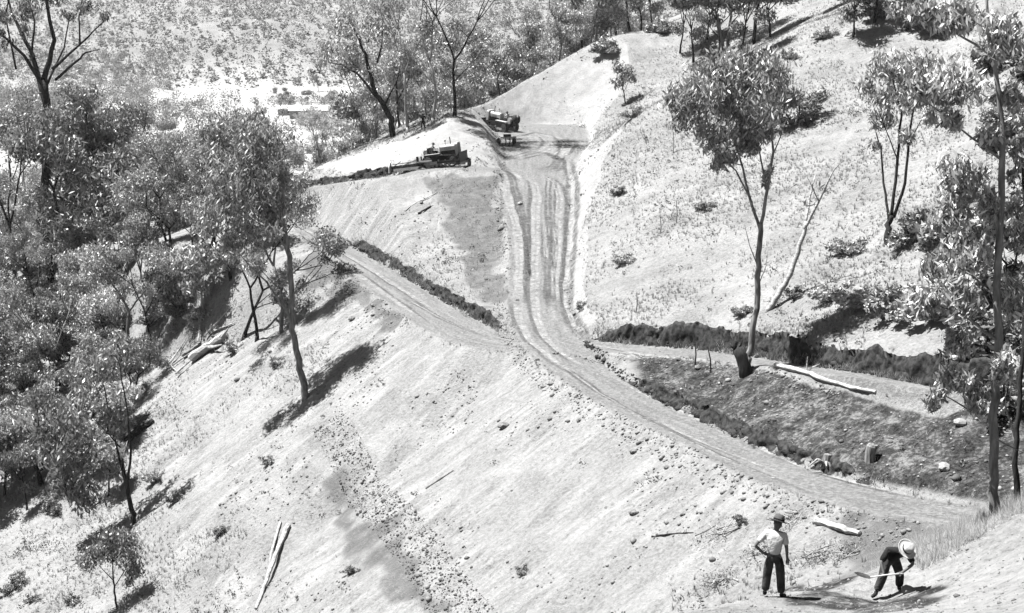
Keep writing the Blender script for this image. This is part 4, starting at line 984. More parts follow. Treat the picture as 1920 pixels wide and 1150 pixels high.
for i, p in enumerate(fill_poly([(-30, 480), (250, 480), (430, 600), (300, 650), (150, 760), (-30, 900)], 34, 2.0, seed=8)):
    sz = random.uniform(.9, 1.9); lf = ['leaf', 'leaf_dark', 'leaf_pale'][i % 3]; u, v = pix(p); w = min(LMK, key=lambda m: (m[0][0] - u) ** 2 + (m[0][1] - v) ** 2)[1]
    plant_bush(i % 4, p, sz, f"{'big' if sz > 1.4 else 'small'} {dict(leaf='grey', leaf_dark='dark', leaf_pale='pale')[lf]} undergrowth bush {w}", 'undergrowth bushes in the left wood', lf)
# far hillside wood: one mass

R = np.random.default_rng(9)
n = 15000; X = R.uniform(-620, 560, n); Y = R.uniform(1120, 1900, n); Z = groundv(X, Y); ok, _ = frustum(X, Y, Z + 4, 60); ok &= (Z > -58)
X, Y, Z = X[ok], Y[ok], Z[ok]; n = len(X); per = 16
hgt = R.gamma(3.0, 1.5, n) + 1.2; C = np.repeat(np.stack([X, Y, Z + hgt * .55], 1), per, 0) + R.normal(size=(n * per, 3)) * np.repeat(hgt, per)[:, None] * np.array([.34, .34, .26])
fw = link('distant_woodland', leaves_mesh('distant_woodland', C, 2.4, 1.5, .0, R), None, MAT['far_leaf'])
tag(fw, 'scrubby woodland covering the far hillside across the valley', 'woodland', kind='stuff')
n = 900; X = -60 - 330 * R.random(n) ** .8; Y = R.uniform(290, 1000, n); X = np.concatenate([X, R.uniform(-470, -270, 700)]); Y = np.concatenate([Y, R.uniform(850, 1180, 700)]); n = len(X); Z = groundv(X, Y); ok, _ = frustum(X, Y, Z + 4, 60); X, Y, Z = X[ok], Y[ok], Z[ok]; n = len(X); per = 90
hgt = R.uniform(4, 10, n); C = np.repeat(np.stack([X, Y, Z + hgt * .55], 1), per, 0) + R.normal(size=(n * per, 3)) * np.repeat(hgt, per)[:, None] * np.array([.3, .3, .26])
fw = link('valley_woodland', leaves_mesh('valley_woodland', C, 1.3, .7, .2, R), None, MAT['far_leaf'])
tag(fw, 'wood filling the valley between the left bush and the flat', 'woodland', kind='stuff')
# ------------------------------------------------------------------ people
def skin_mesh(name, chains, mat, parent, sub=2):
    """chains: lists of (x,y,z,r); chains that start on an existing point share its vertex"""
    V = []; E = []; Rd = []
    def vid(p):
        for i, q in enumerate(V):
            if (Vector(q) - Vector(p[:3])).length < 1e-4: return i
        V.append(tuple(p[:3])); Rd.append(p[3]); return len(V) - 1
    for ch in chains:
        ids = [vid(p) for p in ch]; E += [(a, b) for a, b in zip(ids, ids[1:])]
    me = bpy.data.meshes.new(name); me.from_pydata(V, E, []); me.update()
    o = bpy.data.objects.new(name, me); COL.objects.link(o)
    m = o.modifiers.new('skin', 'SKIN'); m.use_smooth_shade = True
    sv = me.skin_vertices[0].data if me.skin_vertices else None
    if sv is None:
        bpy.context.view_layer.objects.active = o; me.attributes; sv = me.skin_vertices.new().data if hasattr(me.skin_vertices, 'new') else None
    for i, r in enumerate(Rd):
        rr = r if hasattr(r, '__len__') else (r, r)
        sv[i].radius = rr; sv[i].use_root = (i == 0)
    s = o.modifiers.new('sub', 'SUBSURF'); s.levels = sub; s.render_levels = sub
    bpy.context.view_layer.update()
    ev = o.evaluated_get(bpy.context.evaluated_depsgraph_get()); nm = bpy.data.meshes.new_from_object(ev)
    bpy.data.objects.remove(o); bpy.data.meshes.remove(me)
    nm.name = name; nm.materials.clear()
    nm.polygons.foreach_set('use_smooth', np.ones(len(nm.polygons), dtype=bool))
    return link(name, nm, parent, mat)
def rotm(rx=0, ry=0, rz=0):
    return np.array(Matrix.Rotation(rz, 3, 'Z') @ Matrix.Rotation(ry, 3, 'Y') @ Matrix.Rotation(rx, 3, 'X'))
def hat(parent, c, M, mat, band='band', s=1.0):
    G = Geo(); G.lathe(np.array([(.0, .125), (.055, .13), (.085, .115), (.098, .06), (.104, .012), (.14, .0), (.175, .004), (.19, .012), (.189, .004), (.14, -.010), (.10, -.006)]) * s, 20, c, M)
    h = G.build('hat', MAT[mat], parent, True)
    G = Geo(); G.lathe(np.array([(.107, .012), (.104, .045), (.102, .045), (.104, .012)]) * s, 20, c, M); G.build('hat_band', MAT[band], h)
def hand_chains(w, d, side, n=(0, 0, 1), s=1.0):
    """palm and five bent fingers from wrist w along d"""
    w = np.array(w, float); d = np.array(d, float); d /= np.linalg.norm(d); n = np.array(n, float); l = np.cross(n, d); l /= np.linalg.norm(l); n = np.cross(d, l); l = l * side
    ch = []
    palm = w + d * .05 * s
    ch.append([(*w, .026 * s), (*palm, .032 * s)])
    for k, (o, L) in enumerate(((-.030, .070), (-.010, .080), (.010, .075), (.028, .058))):
        a = palm + d * .035 * s + l * o * s; b_ = a + d * L * .5 * s - n * .012 * s; c = b_ + d * L * .35 * s - n * .03 * s
        ch.append([(*palm, .032 * s), (*a, .012 * s), (*b_, .0095 * s), (*c, .008 * s)])
    a = w + d * .03 * s - l * .035 * s; b_ = a + d * .035 * s - l * .022 * s; ch.append([(*w, .026 * s), (*a, .014 * s), (*b_, .010 * s), (*(b_ + d * .025 * s - n * .01), .008 * s)])
    return ch
def person(loc, rz, J, label, shirt='shirt_white', trousers='trousers', hatm='hat_grey', hands=True, group=None, bare_arm=True, neckdir=(0, 0, 1), sleeve=.75):
    """J: joint name -> (x,y,z) in metres, feet on z=0; x right, y forward"""
    o = empty('person', loc, (0, 0, rz)); j = {k: np.array(v, float) for k, v in J.items()}
    def P(k, r): return (*j[k], r)
    hd = j['head'] - j['neck']; hd /= np.linalg.norm(hd)
    top = j['head'] + hd * .07
    face = np.array(J.get('face', (0, 1, 0)), float); face = face - hd * (face @ hd); face /= np.linalg.norm(face); rt = np.cross(face, hd)
    body = [[P('chest', .09), P('neck', .052), (*(j['head'] - hd * .05), .075), (*(j['head'] + hd * .03), .092), (*(j['head'] + hd * .1), .06)],
            [P('pelvis', .09), P('chest', .09)]]
    for s in 'LR':
        body += [[P('chest', .09), P('sh' + s, .058), P('el' + s, .042), P('wr' + s, .028)], [P('pelvis', .09), P('hip' + s, .08), P('kn' + s, .055), P('an' + s, .04)]]
        if hands:
            d = j['wr' + s] - j['el' + s]; d = np.array(J.get('hd' + s, d), float); body += hand_chains(j['wr' + s], d, -1 if s == 'L' else 1, J.get('hn' + s, (0, -.6, .8) if abs(d[2]) < .8 * np.linalg.norm(d) else (0, 1, .1)))
    b = skin_mesh('body', body, MAT['skin'], o, 1)
    # face: nose, ears, eyes, mouth as small forms fused on the head
    G = Geo(); hc = j['head']
    G.tube([hc + face * .085 + hd * .02, hc + face * .115 - hd * .015, hc + face * .088 - hd * .025], [.010, .015, .012], 6)
    for s in (-1, 1): G.tube([hc + rt * s * .085 - hd * .02, hc + rt * s * .097 + hd * .0, hc + rt * s * .087 + hd * .025], [.010, .018, .010], 6)
    G.build('nose_and_ears', MAT['skin'], b, True)
    G = Geo()
    for s in (-1, 1): G.lathe([(0, -.009), (.009, 0), (0, .009)], 8, hc + face * .083 + rt * s * .032 + hd * .015)
    G.tube([hc + face * .088 - hd * .05 - rt * .022, hc + face * .094 - hd * .052, hc + face * .088 - hd * .05 + rt * .022], [.004, .006, .004], 5)
    G.build('eyes_and_mouth', MAT['band'], b)
    G = Geo(); G.lathe([(.0, .0), (.06, -.005), (.094, -.05), (.09, -.085)], 14, hc + hd * .1 - face * .012, np.stack([rt, face, hd], 1)); G.build('hair', MAT['hat_grey'], b, True)
    lowc = j['waist'] * .35 + j['pelvis'] * .65
    sh = [[(*lowc, .15), P('waist', .145), P('chest', .155), (*(j['neck'] * .8 + j['chest'] * .2), .07)]]
    tr = [[P('waist', .13), P('pelvis', .14)]]
    for s in 'LR':
        e = j['sh' + s] * (1 - sleeve) + j['el' + s] * sleeve
        sh += [[P('chest', .155), P('sh' + s, .085), (*e, .068)]]
        k2 = j['kn' + s] * .06 + j['an' + s] * .94
        mid = j['kn' + s] * .45 + j['an' + s] * .55
        tr += [[P('pelvis', .14), P('hip' + s, .122), P('kn' + s, .10), (*mid, .095), (*k2, .09)]]
    skin_mesh('shirt', sh, MAT[shirt], o); skin_mesh('trousers', tr, MAT[trousers], o)
    for s in 'LR':
        a = j['an' + s]; t = np.array(J.get('toe' + s, a + np.array([0, .17, -.05])))
        skin_mesh('boot', [[(*(a + np.array([0, 0, .05])), .055), (a[0], a[1], a[2] - .03, .05), (*((a + t) / 2 - np.array([0, 0, .012])), .045), (*t, .035)]], MAT['boot'], o, 1)
    M = np.stack([rt, face, hd], 1); hat(o, hc + hd * .075, M, hatm, s=1.15)
    return tag(o, label, 'person', group)

STAND = dict(pelvis=(0, 0, .94), waist=(0, 0, 1.06), chest=(0, .03, 1.33), neck=(.01, .05, 1.50), head=(.03, .09, 1.61), face=(.5, .8, -.1),
             shL=(-.19, .02, 1.42), elL=(-.40, -.12, 1.17), wrL=(-.22, -.09, 1.0), hdL=(.7, .5, -.3), shR=(.19, .02, 1.41), elR=(.25, -.02, 1.13), wrR=(.26, .06, .89),
             hipL=(-.10, 0, .90), knL=(-.14, .03, .49), anL=(-.17, 0, .09), hipR=(.10, 0, .90), knR=(.14, .03, .49), anR=(.18, -.03, .09), toeL=(-.21, .18, .035), toeR=(.25, .14, .035))
p = hit(1449, 1121); person((p.x, p.y, p.z - .01), math.radians(-18), STAND, 'man in white shirt and grey hat standing with hand on hip, seen from behind', hands=True)
BEND = dict(pelvis=(.02, .16, .80), waist=(.03, .05, .92), chest=(.06, -.17, 1.06), neck=(.11, -.30, 1.13), head=(.15, -.38, 1.20), face=(-.25, -.75, -.55),
            shL=(.27, -.18, 1.07), elL=(.34, -.40, .90), wrL=(.10, -.44, .72), hdL=(-.8, -.1, -.2), shR=(-.12, -.10, 1.08), elR=(-.30, -.24, .86), wrR=(-.25, -.36, .66), hdR=(-.5, -.4, -.3),
            hipL=(.12, .17, .78), knL=(.22, .10, .44), anL=(.26, .24, .10), hipR=(-.08, .14, .78), knR=(-.17, .0, .45), anR=(-.30, -.02, .09), toeL=(.30, .09, .045), toeR=(-.42, -.13, .035))
p2 = hit(1668, 1122); person((p2.x, p2.y, p2.z - .01), 0, BEND, 'man in shade-darkened shirt and pale hat bending over a shovel', shirt='shirt_dark_and_shade', hatm='hat_pale', sleeve=.95)  # dark shirt tone stands for the shade on his front
# shovel in his hands
so = empty('shovel', p2); a = np.array((.12, -.47, .70)); b_ = np.array((-.55, -.42, .60))
G = Geo(); G.tube([a, (a + b_) / 2 + np.array([0, 0, .012]), b_], [.017, .018, .017], 8); G.build('handle', MAT['handle'], so, True)
G = Geo(); d = (b_ - a) / np.linalg.norm(b_ - a); sd = np.cross(d, (0, 0, 1)); up = np.cross(sd, d); d2 = d * .85 + np.array((0, 0, .35)); d2 /= np.linalg.norm(d2)
rows = []
for t, w, dip in ((-.02, .02, 0), (.05, .11, .02), (.16, .125, .035), (.26, .105, .03), (.33, .05, .01), (.35, .01, 0)):
    rows.append([b_ + d2 * t + sd * w * f - up * dip * (1 - f * f) for f in (-1, -.5, 0, .5, 1)])
Vb = np.array(rows).reshape(-1, 3); idb = np.arange(30).reshape(6, 5); Fb = np.stack([idb[:-1, :-1], idb[:-1, 1:], idb[1:, 1:], idb[1:, :-1]], -1).reshape(-1, 4)
G.add(np.vstack([Vb, Vb - up * .006]), np.vstack([Fb, Fb[:, ::-1] + 30])); G.build('blade', MAT['iron'], so, True)
tag(so, 'long-handled shovel held level by the bending man', 'shovel')
SEAT = dict(pelvis=(0, -.05, .10), waist=(0, -.07, .22), chest=(0, -.04, .48), neck=(0, 0, .66), head=(0, .03, .77), face=(0, 1, 0), shL=(-.18, -.03, .57), elL=(-.27, .15, .35), wrL=(-.22, .38, .34), shR=(.18, -.03, .57), elR=(.28, .12, .36), wrR=(.20, .36, .32),
            hipL=(-.10, 0, .08), knL=(-.16, .42, .12), anL=(-.16, .50, -.28), hipR=(.10, 0, .08), knR=(.16, .42, .12), anR=(.16, .50, -.28))
# ------------------------------------------------------------------ crawler tractors
def crawler(loc, rot, label, winch=False, blade=True):
    o = empty('crawler_tractor', loc, rot)
    for s in (-1, 1):
        G = Geo(); path = []
        for a in np.linspace(90, 270, 11): path.append((-1.25 + .50 * math.cos(math.radians(a)), .53 + .50 * math.sin(math.radians(a))))
        for x in np.linspace(-1.05, 1.15, 10): path.append((x, .035))
        for a in np.linspace(-90, 90, 11): path.append((1.35 + .42 * math.cos(math.radians(a)), .46 + .42 * math.sin(math.radians(a))))
        for x in np.linspace(1.15, -1.05, 10): path.append((x, .90 + .13 * (1.15 - x) / 2.2))
        n = len(path)
        for i in range(n):
            p0 = np.array(path[i]); p1 = np.array(path[(i + 1) % n]); c = (p0 + p1) / 2; d = p1 - p0; L = np.linalg.norm(d); ang = math.atan2(d[1], d[0])
            M = rotm(0, -ang, 0); G.box((c[0], s * .95, c[1]), (L * .94, .50, .05), M); nrm = np.array([math.sin(ang), 0, -math.cos(ang)]); G.box(np.array((c[0], s * .95, c[1])) + nrm * .045, (.03, .50, .05), M)
        t = G.build('track', MAT['iron'], o)
        for nm, x, z, r in (('sprocket', -1.25, .53, .43), ('idler', 1.35, .46, .36)):
            G = Geo(); G.lathe([(.0, -.10), (r * .3, -.12), (r * .35, -.06), (r * .8, -.05), (r, -.06), (r, .06), (r * .8, .05), (r * .35, .06), (r * .3, .12), (0, .10)], 16, (x, s * .95, z), rotm(math.pi / 2)); G.build(nm, MAT['steel'], t)
        G = Geo(); G.box((.05, s * .97, .40), (2.2, .30, .22)); G.box((-.1, s * 1.12, .52), (.14, .06, .30)); G.box((.6, s * 1.12, .5), (.12, .05, .24)); G.build('track_frame', MAT['tractor_pale'], t)
        G = Geo()
        for x in np.linspace(-.8, .9, 5): G.lathe([(0, -.14), (.12, -.14), (.12, .14), (0, .14)], 10, (x, s * .95, .18), rotm(math.pi / 2))
        G.build('rollers', MAT['steel'], t)
        G = Geo(); G.box((-.75, s * .86, 1.12), (1.55, .52, .05)); G.box((-1.5, s * .86, .98), (.05, .52, .3)); G.build('fender', MAT['tractor'], o)
    G = Geo(); G.box((.1, 0, .72), (3.1, .9, .44)); G.build('chassis', MAT['iron'], o)
    prof = [(-.40, 1.28), (-.40, 1.60), (-.30, 1.72), (0, 1.76), (.30, 1.72), (.40, 1.60), (.40, 1.28)]
    G = Geo(); G.prism(prof, .0, 1.55, 0); h = G.build('hood', MAT['tractor'], o)
    G = Geo(); G.box((.78, 0, 1.12), (1.40, .62, .36)); G.build('engine_block', MAT['iron'], o)
    for s in (-1, 1):
        G = Geo(); G.box((.8, s * .405, 1.45), (.7, .02, .2)); G.build('side_panel', MAT['steel'], h)
    G = Geo(); G.prism([(-.52, .78), (-.52, 1.72), (-.40, 1.86), (.40, 1.86), (.52, 1.72), (.52, .78)], 1.56, 1.86, 0); rg = G.build('radiator_guard', MAT['tractor'], o)
    G = Geo()
    for z in np.linspace(.9, 1.7, 9): G.box((1.87, 0, z), (.03, .84, .04))
    G.build('grille', MAT['iron'], rg)
    G = Geo(); G.tube([(1.0, .12, 1.74), (1.0, .12, 2.15), (.97, .12, 2.36)], [.045, .045, .05], 8); G.build('exhaust_pipe', MAT['iron'], o, True)
    G = Geo(); G.tube([(.55, -.15, 1.74), (.55, -.15, 2.05)], [.03, .03], 8); G.lathe([(0, .0), (.08, .0), (.09, .12), (0, .16)], 10, (.55, -.15, 2.02)); G.build('air_cleaner', MAT['steel'], o, True)
    G = Geo(); G.box((-.05, 0, 1.35), (.08, .8, .55)); G.build('dash', MAT['tractor'], o)
    for y in (-.18, 0, .18):
        G = Geo(); G.tube([(-.25, y, .98), (-.38, y, 1.5)], [.018, .014], 6); G.lathe([(0, -.03), (.03, 0), (0, .03)], 8, (-.38, y, 1.52)); G.build('lever', MAT['iron'], o)
    G = Geo(); G.box((-.95, 0, 1.16), (.55, .95, .16)); G.build('seat', MAT['iron'], o)
    G = Geo(); G.box((-1.26, 0, 1.42), (.14, .95, .46), rotm(0, -.15)); G.build('backrest', MAT['iron'], o)
    G = Geo(); G.prism([(-1.75, .95), (-1.75, 1.40), (-1.62, 1.52), (-1.36, 1.52), (-1.36, .95)], -.55, .55, 1); G.build('fuel_tank', MAT['tractor'], o)
    G = Geo(); G.box((-1.75, 0, .52), (.7, .22, .1)); G.box((-2.0, 0, .6), (.08, .3, .3)); G.build('drawbar', MAT['steel'], o)
    if winch:
        G = Geo(); G.lathe([(0, -.34), (.44, -.34), (.46, -.26), (.22, -.24), (.22, .24), (.46, .26), (.44, .34), (0, .34)], 20, (-1.98, -.15, 1.42), rotm(math.pi / 2)); w = G.build('cable_winch', MAT['iron'], o, True)
        G = Geo(); G.box((-1.9, -.1, .98), (.5, .8, .4)); G.build('winch_mount', MAT['iron'], w)
    if blade:
        th = np.linspace(-.55, .55, 9); pr = [(2.18 + .3 * (1 - math.cos(a)) , .62 + .85 * math.sin(a)) for a in th]; pr = pr + [(x - .07, z) for x, z in pr[::-1]]
        G = Geo(); G.prism(pr, -1.45, 1.45, 1); bl = G.build('blade', MAT['iron'], o)
        G = Geo(); G.box((2.24, 0, .14), (.05, 2.94, .16)); G.build('cutting_edge', MAT['steel'], bl)
        for s in (-1, 1):
            G = Geo(); G.beam((-.2, s * 1.32, .45), (2.15, s * 1.32, .40), .16, .2); G.beam((1.4, s * 1.32, .5), (2.15, s * 1.2, .95), .09); G.build('push_arm', MAT['iron'], o)
    o.scale = (1.0, 1.02, 1.2)
    return tag(o, label, 'tractor')
q = PZ(832, 312, -15.1); q[2] = ground(q[0], q[1]); rot1 = (0, math.radians(-8), math.radians(-14))
d1 = crawler(q, rot1, 'crawler tractor on the bench pulling the long scraper blade, nose to the right')
q2 = PZ(938, 245, -13.7); q2[2] = ground(q2[0], q2[1]); rot2 = (0, math.radians(-7), math.radians(142))
d2_ = crawler(q2, rot2, 'crawler tractor on the landing seen from its dark rear with a round winch', winch=True)
def seated(tr, label, shirt):
    M = Matrix.LocRotScale(tr.location, tr.rotation_euler, tr.scale); w = M @ Vector((-.92, 0, 1.24))
    return person(w, tr.rotation_euler.z - math.pi / 2, SEAT, label, shirt=shirt, hatm='hat_grey')
bpy.context.view_layer.update()
seated(d1, 'driver seated on the tractor that pulls the scraper blade', 'shirt_grey')
seated(d2_, 'driver in pale shirt seated on the upper tractor', 'shirt_white')
# towed scraper blade
q = PZ(776, 321, -15.5); q[2] = ground(q[0], q[1]) + .05
o = empty('towed_scraper', q, (0, math.radians(-8), math.radians(-16)), 1.0)
G = Geo(); pr = [(-.25, .05), (-.08, .3), (-.05, .6), (.03, .6), (.0, .3), (-.15, .02)]; G.prism(pr, -2.3, .9, 0); G.build('blade', MAT['iron'], o)
G = Geo(); G.prism([(-.75, .0), (-.6, .55), (-.2, .95), (.1, 1.0), (.15, .0)], -2.42, -2.34, 0); G.build('end_plate', MAT['tractor'], o)
G = Geo(); G.beam((-2.2, .1, .75), (.6, .1, .80), .08); G.beam((-1.2, -.05, .5), (.4, .45, 1.0), .08); G.beam((-2.2, .1, .5), (-1.4, .4, .95), .08); G.build('frame', MAT['tractor_pale'], o)
G = Geo(); G.beam((.55, 0, .1), (.55, 0, 1.25), .16, .2); G.beam((.85, .3, .2), (.85, .3, 1.2), .1); G.build('post', MAT['iron'], o)
G = Geo(); G.beam((.4, .2, .75), (2.0, 0, .65), .12); G.beam((.4, -.2, .7), (2.0, 0, .6), .12); G.build('drawbar', MAT['tractor_pale'], o)
for x, y in ((-1.6, .7), (.75, .7)):
    G = Geo(); G.lathe([(0, -.08), (.1, -.09), (.12, -.04), (.28, -.05), (.3, 0), (.28, .05), (.12, .04), (.1, .09), (0, .08)], 14, (x, y, .3), rotm(math.pi / 2)); G.build('wheel', MAT['iron'], o, True)
tag(o, 'long dark towed scraper blade behind the lower tractor', 'scraper')
# ripper behind the upper tractor
q = PZ(948, 268, -14.0); q[2] = ground(q[0], q[1])
o = empty('towed_ripper', q, (0, 0, math.radians(118)))
G = Geo(); G.beam((-.9, -.6, .85), (.6, -.2, .75), .14); G.beam((-.9, .6, .85), (.6, .2, .75), .14); G.beam((-.9, -.8, .85), (-.9, .8, .85), .18); G.build('frame', MAT['tractor_pale'], o)
G = Geo(); G.beam((.5, 0, .72), (2.0, 0, .55), .12); G.build('drawbar', MAT['tractor_pale'], o)
for y in (-.5, 0, .5):
    G = Geo(); G.tube([(-.9, y, .95), (-1.05, y, .5), (-.9, y, .12), (-.65, y, .0)], [.07, .065, .055, .03], 6); G.build('shank', MAT['iron'], o)
for y in (-.95, .95):
    G = Geo(); G.lathe([(0, -.09), (.12, -.1), (.14, -.05), (.38, -.06), (.42, 0), (.38, .06), (.14, .05), (.12, .1), (0, .09)], 16, (-.2, y, .42), rotm(math.pi / 2)); G.build('wheel', MAT['iron'], o, True)
G = Geo(); G.box((-.4, 0, 1.0), (.5, .7, .35)); G.build('tool_box', MAT['iron'], o)
tag(o, 'towed ripper with curved shanks behind the upper tractor', 'ripper')
W2 = dict(STAND); W2.update(elR=(.36, -.05, 1.18), wrR=(.45, .1, 1.35), elL=(-.28, 0, 1.13), wrL=(-.27, .1, .9), hdL=(0, .3, -1))
p = hit(793, 243); person(p, math.radians(20), W2, 'man in dark clothes and pale hat at the tree line above the cut', shirt='shirt_dark_and_shade', hatm='hat_pale')

# ------------------------------------------------------------------ logs, stumps, stones, sticks
def log(name, label, pts, r0, r1, mat, cat='log', group=None, up=0.0, side=8, stubs=0, parent=None):
    P = [np.array(hit(u, v)) for u, v in pts]; n = max(6, len(P) * 4); L = np.linspace(0, len(P) - 1, n); i = np.minimum(L.astype(int), len(P) - 2); f = (L - i)[:, None]
    Q = np.array(P)[i] * (1 - f) + np.array(P)[i + 1] * f; r = np.linspace(r0, r1, n); RR = np.random.default_rng(len(label) * 7 + int(pts[0][0]))
    gz = groundv(Q[:, 0], Q[:, 1]); Q[:, 2] = np.maximum(gz + r * .75, np.linspace(gz[0] + r0 * .8, gz[-1] + r1 * .8, n)) + up
    Q[1:-1] += RR.normal(size=(n - 2, 3)) * r.mean() * .14
    b = Q[0].copy(); o = empty(name, b); G = Geo(); G.tube(Q - b, r * (1 + .08 * RR.normal(size=n)), side)
    G.build('trunk', MAT[mat], o, False)
    for k in range(stubs):
        a = Q[RR.integers(2, n - 1)] - b; d = RR.normal(size=3); d[2] = abs(d[2]) + .4; d /= np.linalg.norm(d); G = Geo(); G.tube([a, a + d * r.mean() * 3 + RR.normal(size=3) * .05, a + d * r.mean() * 7], [r.mean() * .45, r.mean() * .35, r.mean() * .12], 6); G.build('branch_stub', MAT[mat], o)
    return tag(o, label, cat, group)
log('fallen_log', 'long white crooked log lying below the right-hand road', [(1452, 692), (1500, 706), (1545, 722), (1600, 740), (1642, 745)], .16, .08, 'dead', stubs=2)
log('fallen_log', 'thick pale log in the heap left of the bare-trunked gum', [(360, 682), (425, 634)], .42, .36, 'dead', stubs=2)
log('fallen_log', 'shorter grey log above the thick one in the log heap', [(345, 672), (375, 648)], .22, .16, 'bark_grey')
for i, (a, b_, lab) in enumerate((((305, 705), (375, 655), 'lowest bare white branch of the log heap'), ((318, 690), (352, 640), 'steep bare branch at the left of the log heap'), ((330, 712), (372, 670), 'bare branch below the thick log'), ((385, 640), (432, 590), 'bare branch at the top of the log heap'), ((372, 655), (372, 615), 'upright bare branch in the log heap'), ((398, 632), (440, 610), 'thin bare branch right in the log heap'), ((300, 690), (330, 700), 'short bare branch at the heap left end'))):
    log('dead_branch', lab, [a, ((a[0] + b_[0]) / 2 + 4, (a[1] + b_[1]) / 2 - 3), b_], .10, .03, 'dead', 'branch', 'bare branches of the log heap', .15 + .1 * i % .5, 6, 3)
log('fallen_log', 'thicker of two long pale poles lying downhill at lower left', [(541, 990), (520, 1045), (500, 1100), (480, 1148)], .17, .09, 'dead')
log('fallen_log', 'thinner of two long pale poles lying downhill at lower left', [(526, 985), (510, 1045), (502, 1090)], .09, .05, 'dead')
log('fallen_log', 'black log beside the forked dark gum', [(238, 835), (262, 812), (288, 794)], .34, .26, 'bark_dark')
log('fallen_log', 'pale log lying among the trees left of the upper tractor', [(862, 180), (905, 158)], .35, .25, 'dead')
log('fallen_log', 'white log lying on the fill slope between the two men', [(1530, 988), (1570, 998), (1612, 1012)], .16, .11, 'dead')
log('fallen_log', 'small dark log on the triangular slope below the tractor', [(785, 402), (808, 388)], .10, .06, 'bark_dark')
log('fallen_log', 'pale stick on the triangular slope below the tractor', [(760, 398), (820, 362)], .05, .03, 'dead')
log('fallen_log', 'thin dark branch on the middle of the fill slope', [(798, 920), (850, 885)], .07, .04, 'bark_grey')
log('dead_branch', 'dark forked branch lying left of the standing man', [(1222, 1008), (1262, 1006), (1300, 1002)], .05, .02, 'bark_dark', 'branch', stubs=3)
for u, v, du, dv, lab in ((1303, 686, 0, -42, 'left of two thin bent sticks at the edge of the right-hand road'), (1333, 700, -6, -50, 'right of two thin bent sticks at the edge of the right-hand road'), (1192, 588, 2, -34, 'stick standing in the grass above the junction'), (1262, 290, 0, -42, 'thin stake high on the grass slope'), (1268, 420, 0, -44, 'thin stake halfway up the grass slope'), (1238, 440, 0, -30, 'short stake left of the halfway stake'), (632, 262 + 38, 2, -30, 'pale broken sapling stem at the left end of the cut slope')):
    p = np.array(hit(u, v)); D = p[1] * math.cos(PITCH) - p[2] * math.sin(PITCH); e = PD(u + du, v + dv, D) - p; o = empty('stick', p)
    G = Geo(); G.tube([np.array([0, 0, -.1]), e * .5 + np.array([.06, 0, 0]), e], [.05, .045, .03], 6); G.build('stem', MAT['bark_dark' if u > 1290 and u < 1340 else 'bark_grey'], o)
    tag(o, lab, 'stick')
# uprooted stump by the lower road
p = hit(1548, 878); o = empty('tree_stump', p, scale=.7); G = Geo(); G.tube([(0, 0, 0), (.05, 0, .45), (.1, .05, .9)], [.34, .30, .26], 10); G.build('trunk', MAT['bark_grey'], o)
RR = random.Random(4)
for k in range(9):
    a = k * .7 + RR.random() * .4; L = RR.uniform(.6, 1.3); G = Geo(); G.tube([(0, 0, .25), (math.cos(a) * L * .5, math.sin(a) * L * .5, .35 + RR.uniform(-.1, .3)), (math.cos(a) * L, math.sin(a) * L, RR.uniform(-.05, .5))], [.15, .10, .03], 6); G.build('root', MAT['bark_grey' if k % 2 else 'dead'], o)
tag(o, 'uprooted pale stump with spread roots beside the lower road', 'stump')
p = hit(1632, 868); o = empty('tree_stump', p, scale=.62); G = Geo(); G.tube([(0, 0, -.2), (-.05, 0, .5), (.05, 0, 1.0), (.1, 0, 1.15)], [.42, .36, .40, .3], 9); G.build('trunk', MAT['bark_grey'], o); G = Geo(); G.tube([(.1, 0, .9), (.45, -.1, 1.05)], [.2, .12], 7); G.build('limb_stub', MAT['bark_grey'], o)
tag(o, 'squat grey stump right of the uprooted one', 'stump')
for u, v, r, lab in ((1187, 850, .22, 'dark stone high on the fill slope below the lower road'), (1187, 968, .24, 'dark stone lower on the fill slope'), (945, 802, .38, 'largest loose stone near the top of the fill slope'), (1250, 880, .16, 'small stone right of the upper dark stone'), (1085, 790, .18, 'stone just below the road edge'), (975, 385, .28, 'pale stone beside the upper road'), (790, 382, .2, 'stone on the triangular slope'), (660, 600, .3, 'stone below the left-hand road edge'), (700, 575, .25, 'stone at the left-hand road edge'),
                     (1770, 880, .3, 'pale stone on the dark slope near the near right tree'), (1800, 800, .3, 'pale boulder in the shade below the upper road end'), (1702, 1112, .16, 'pale stone behind the bending man'), (1308, 692, .22, 'stone at the foot of the bent sticks')):
    p = hit(u, v); o = link('rock', variant(rock_mesh(int(u), 2, .16), MAT['stone' if 'pale' in lab else 'clod'])); o.location = p + Vector((0, 0, r * .3)); o.scale = (r, r * .8, r * .9); o.rotation_euler.z = u
    tag(o, lab, 'stone', 'loose stones')
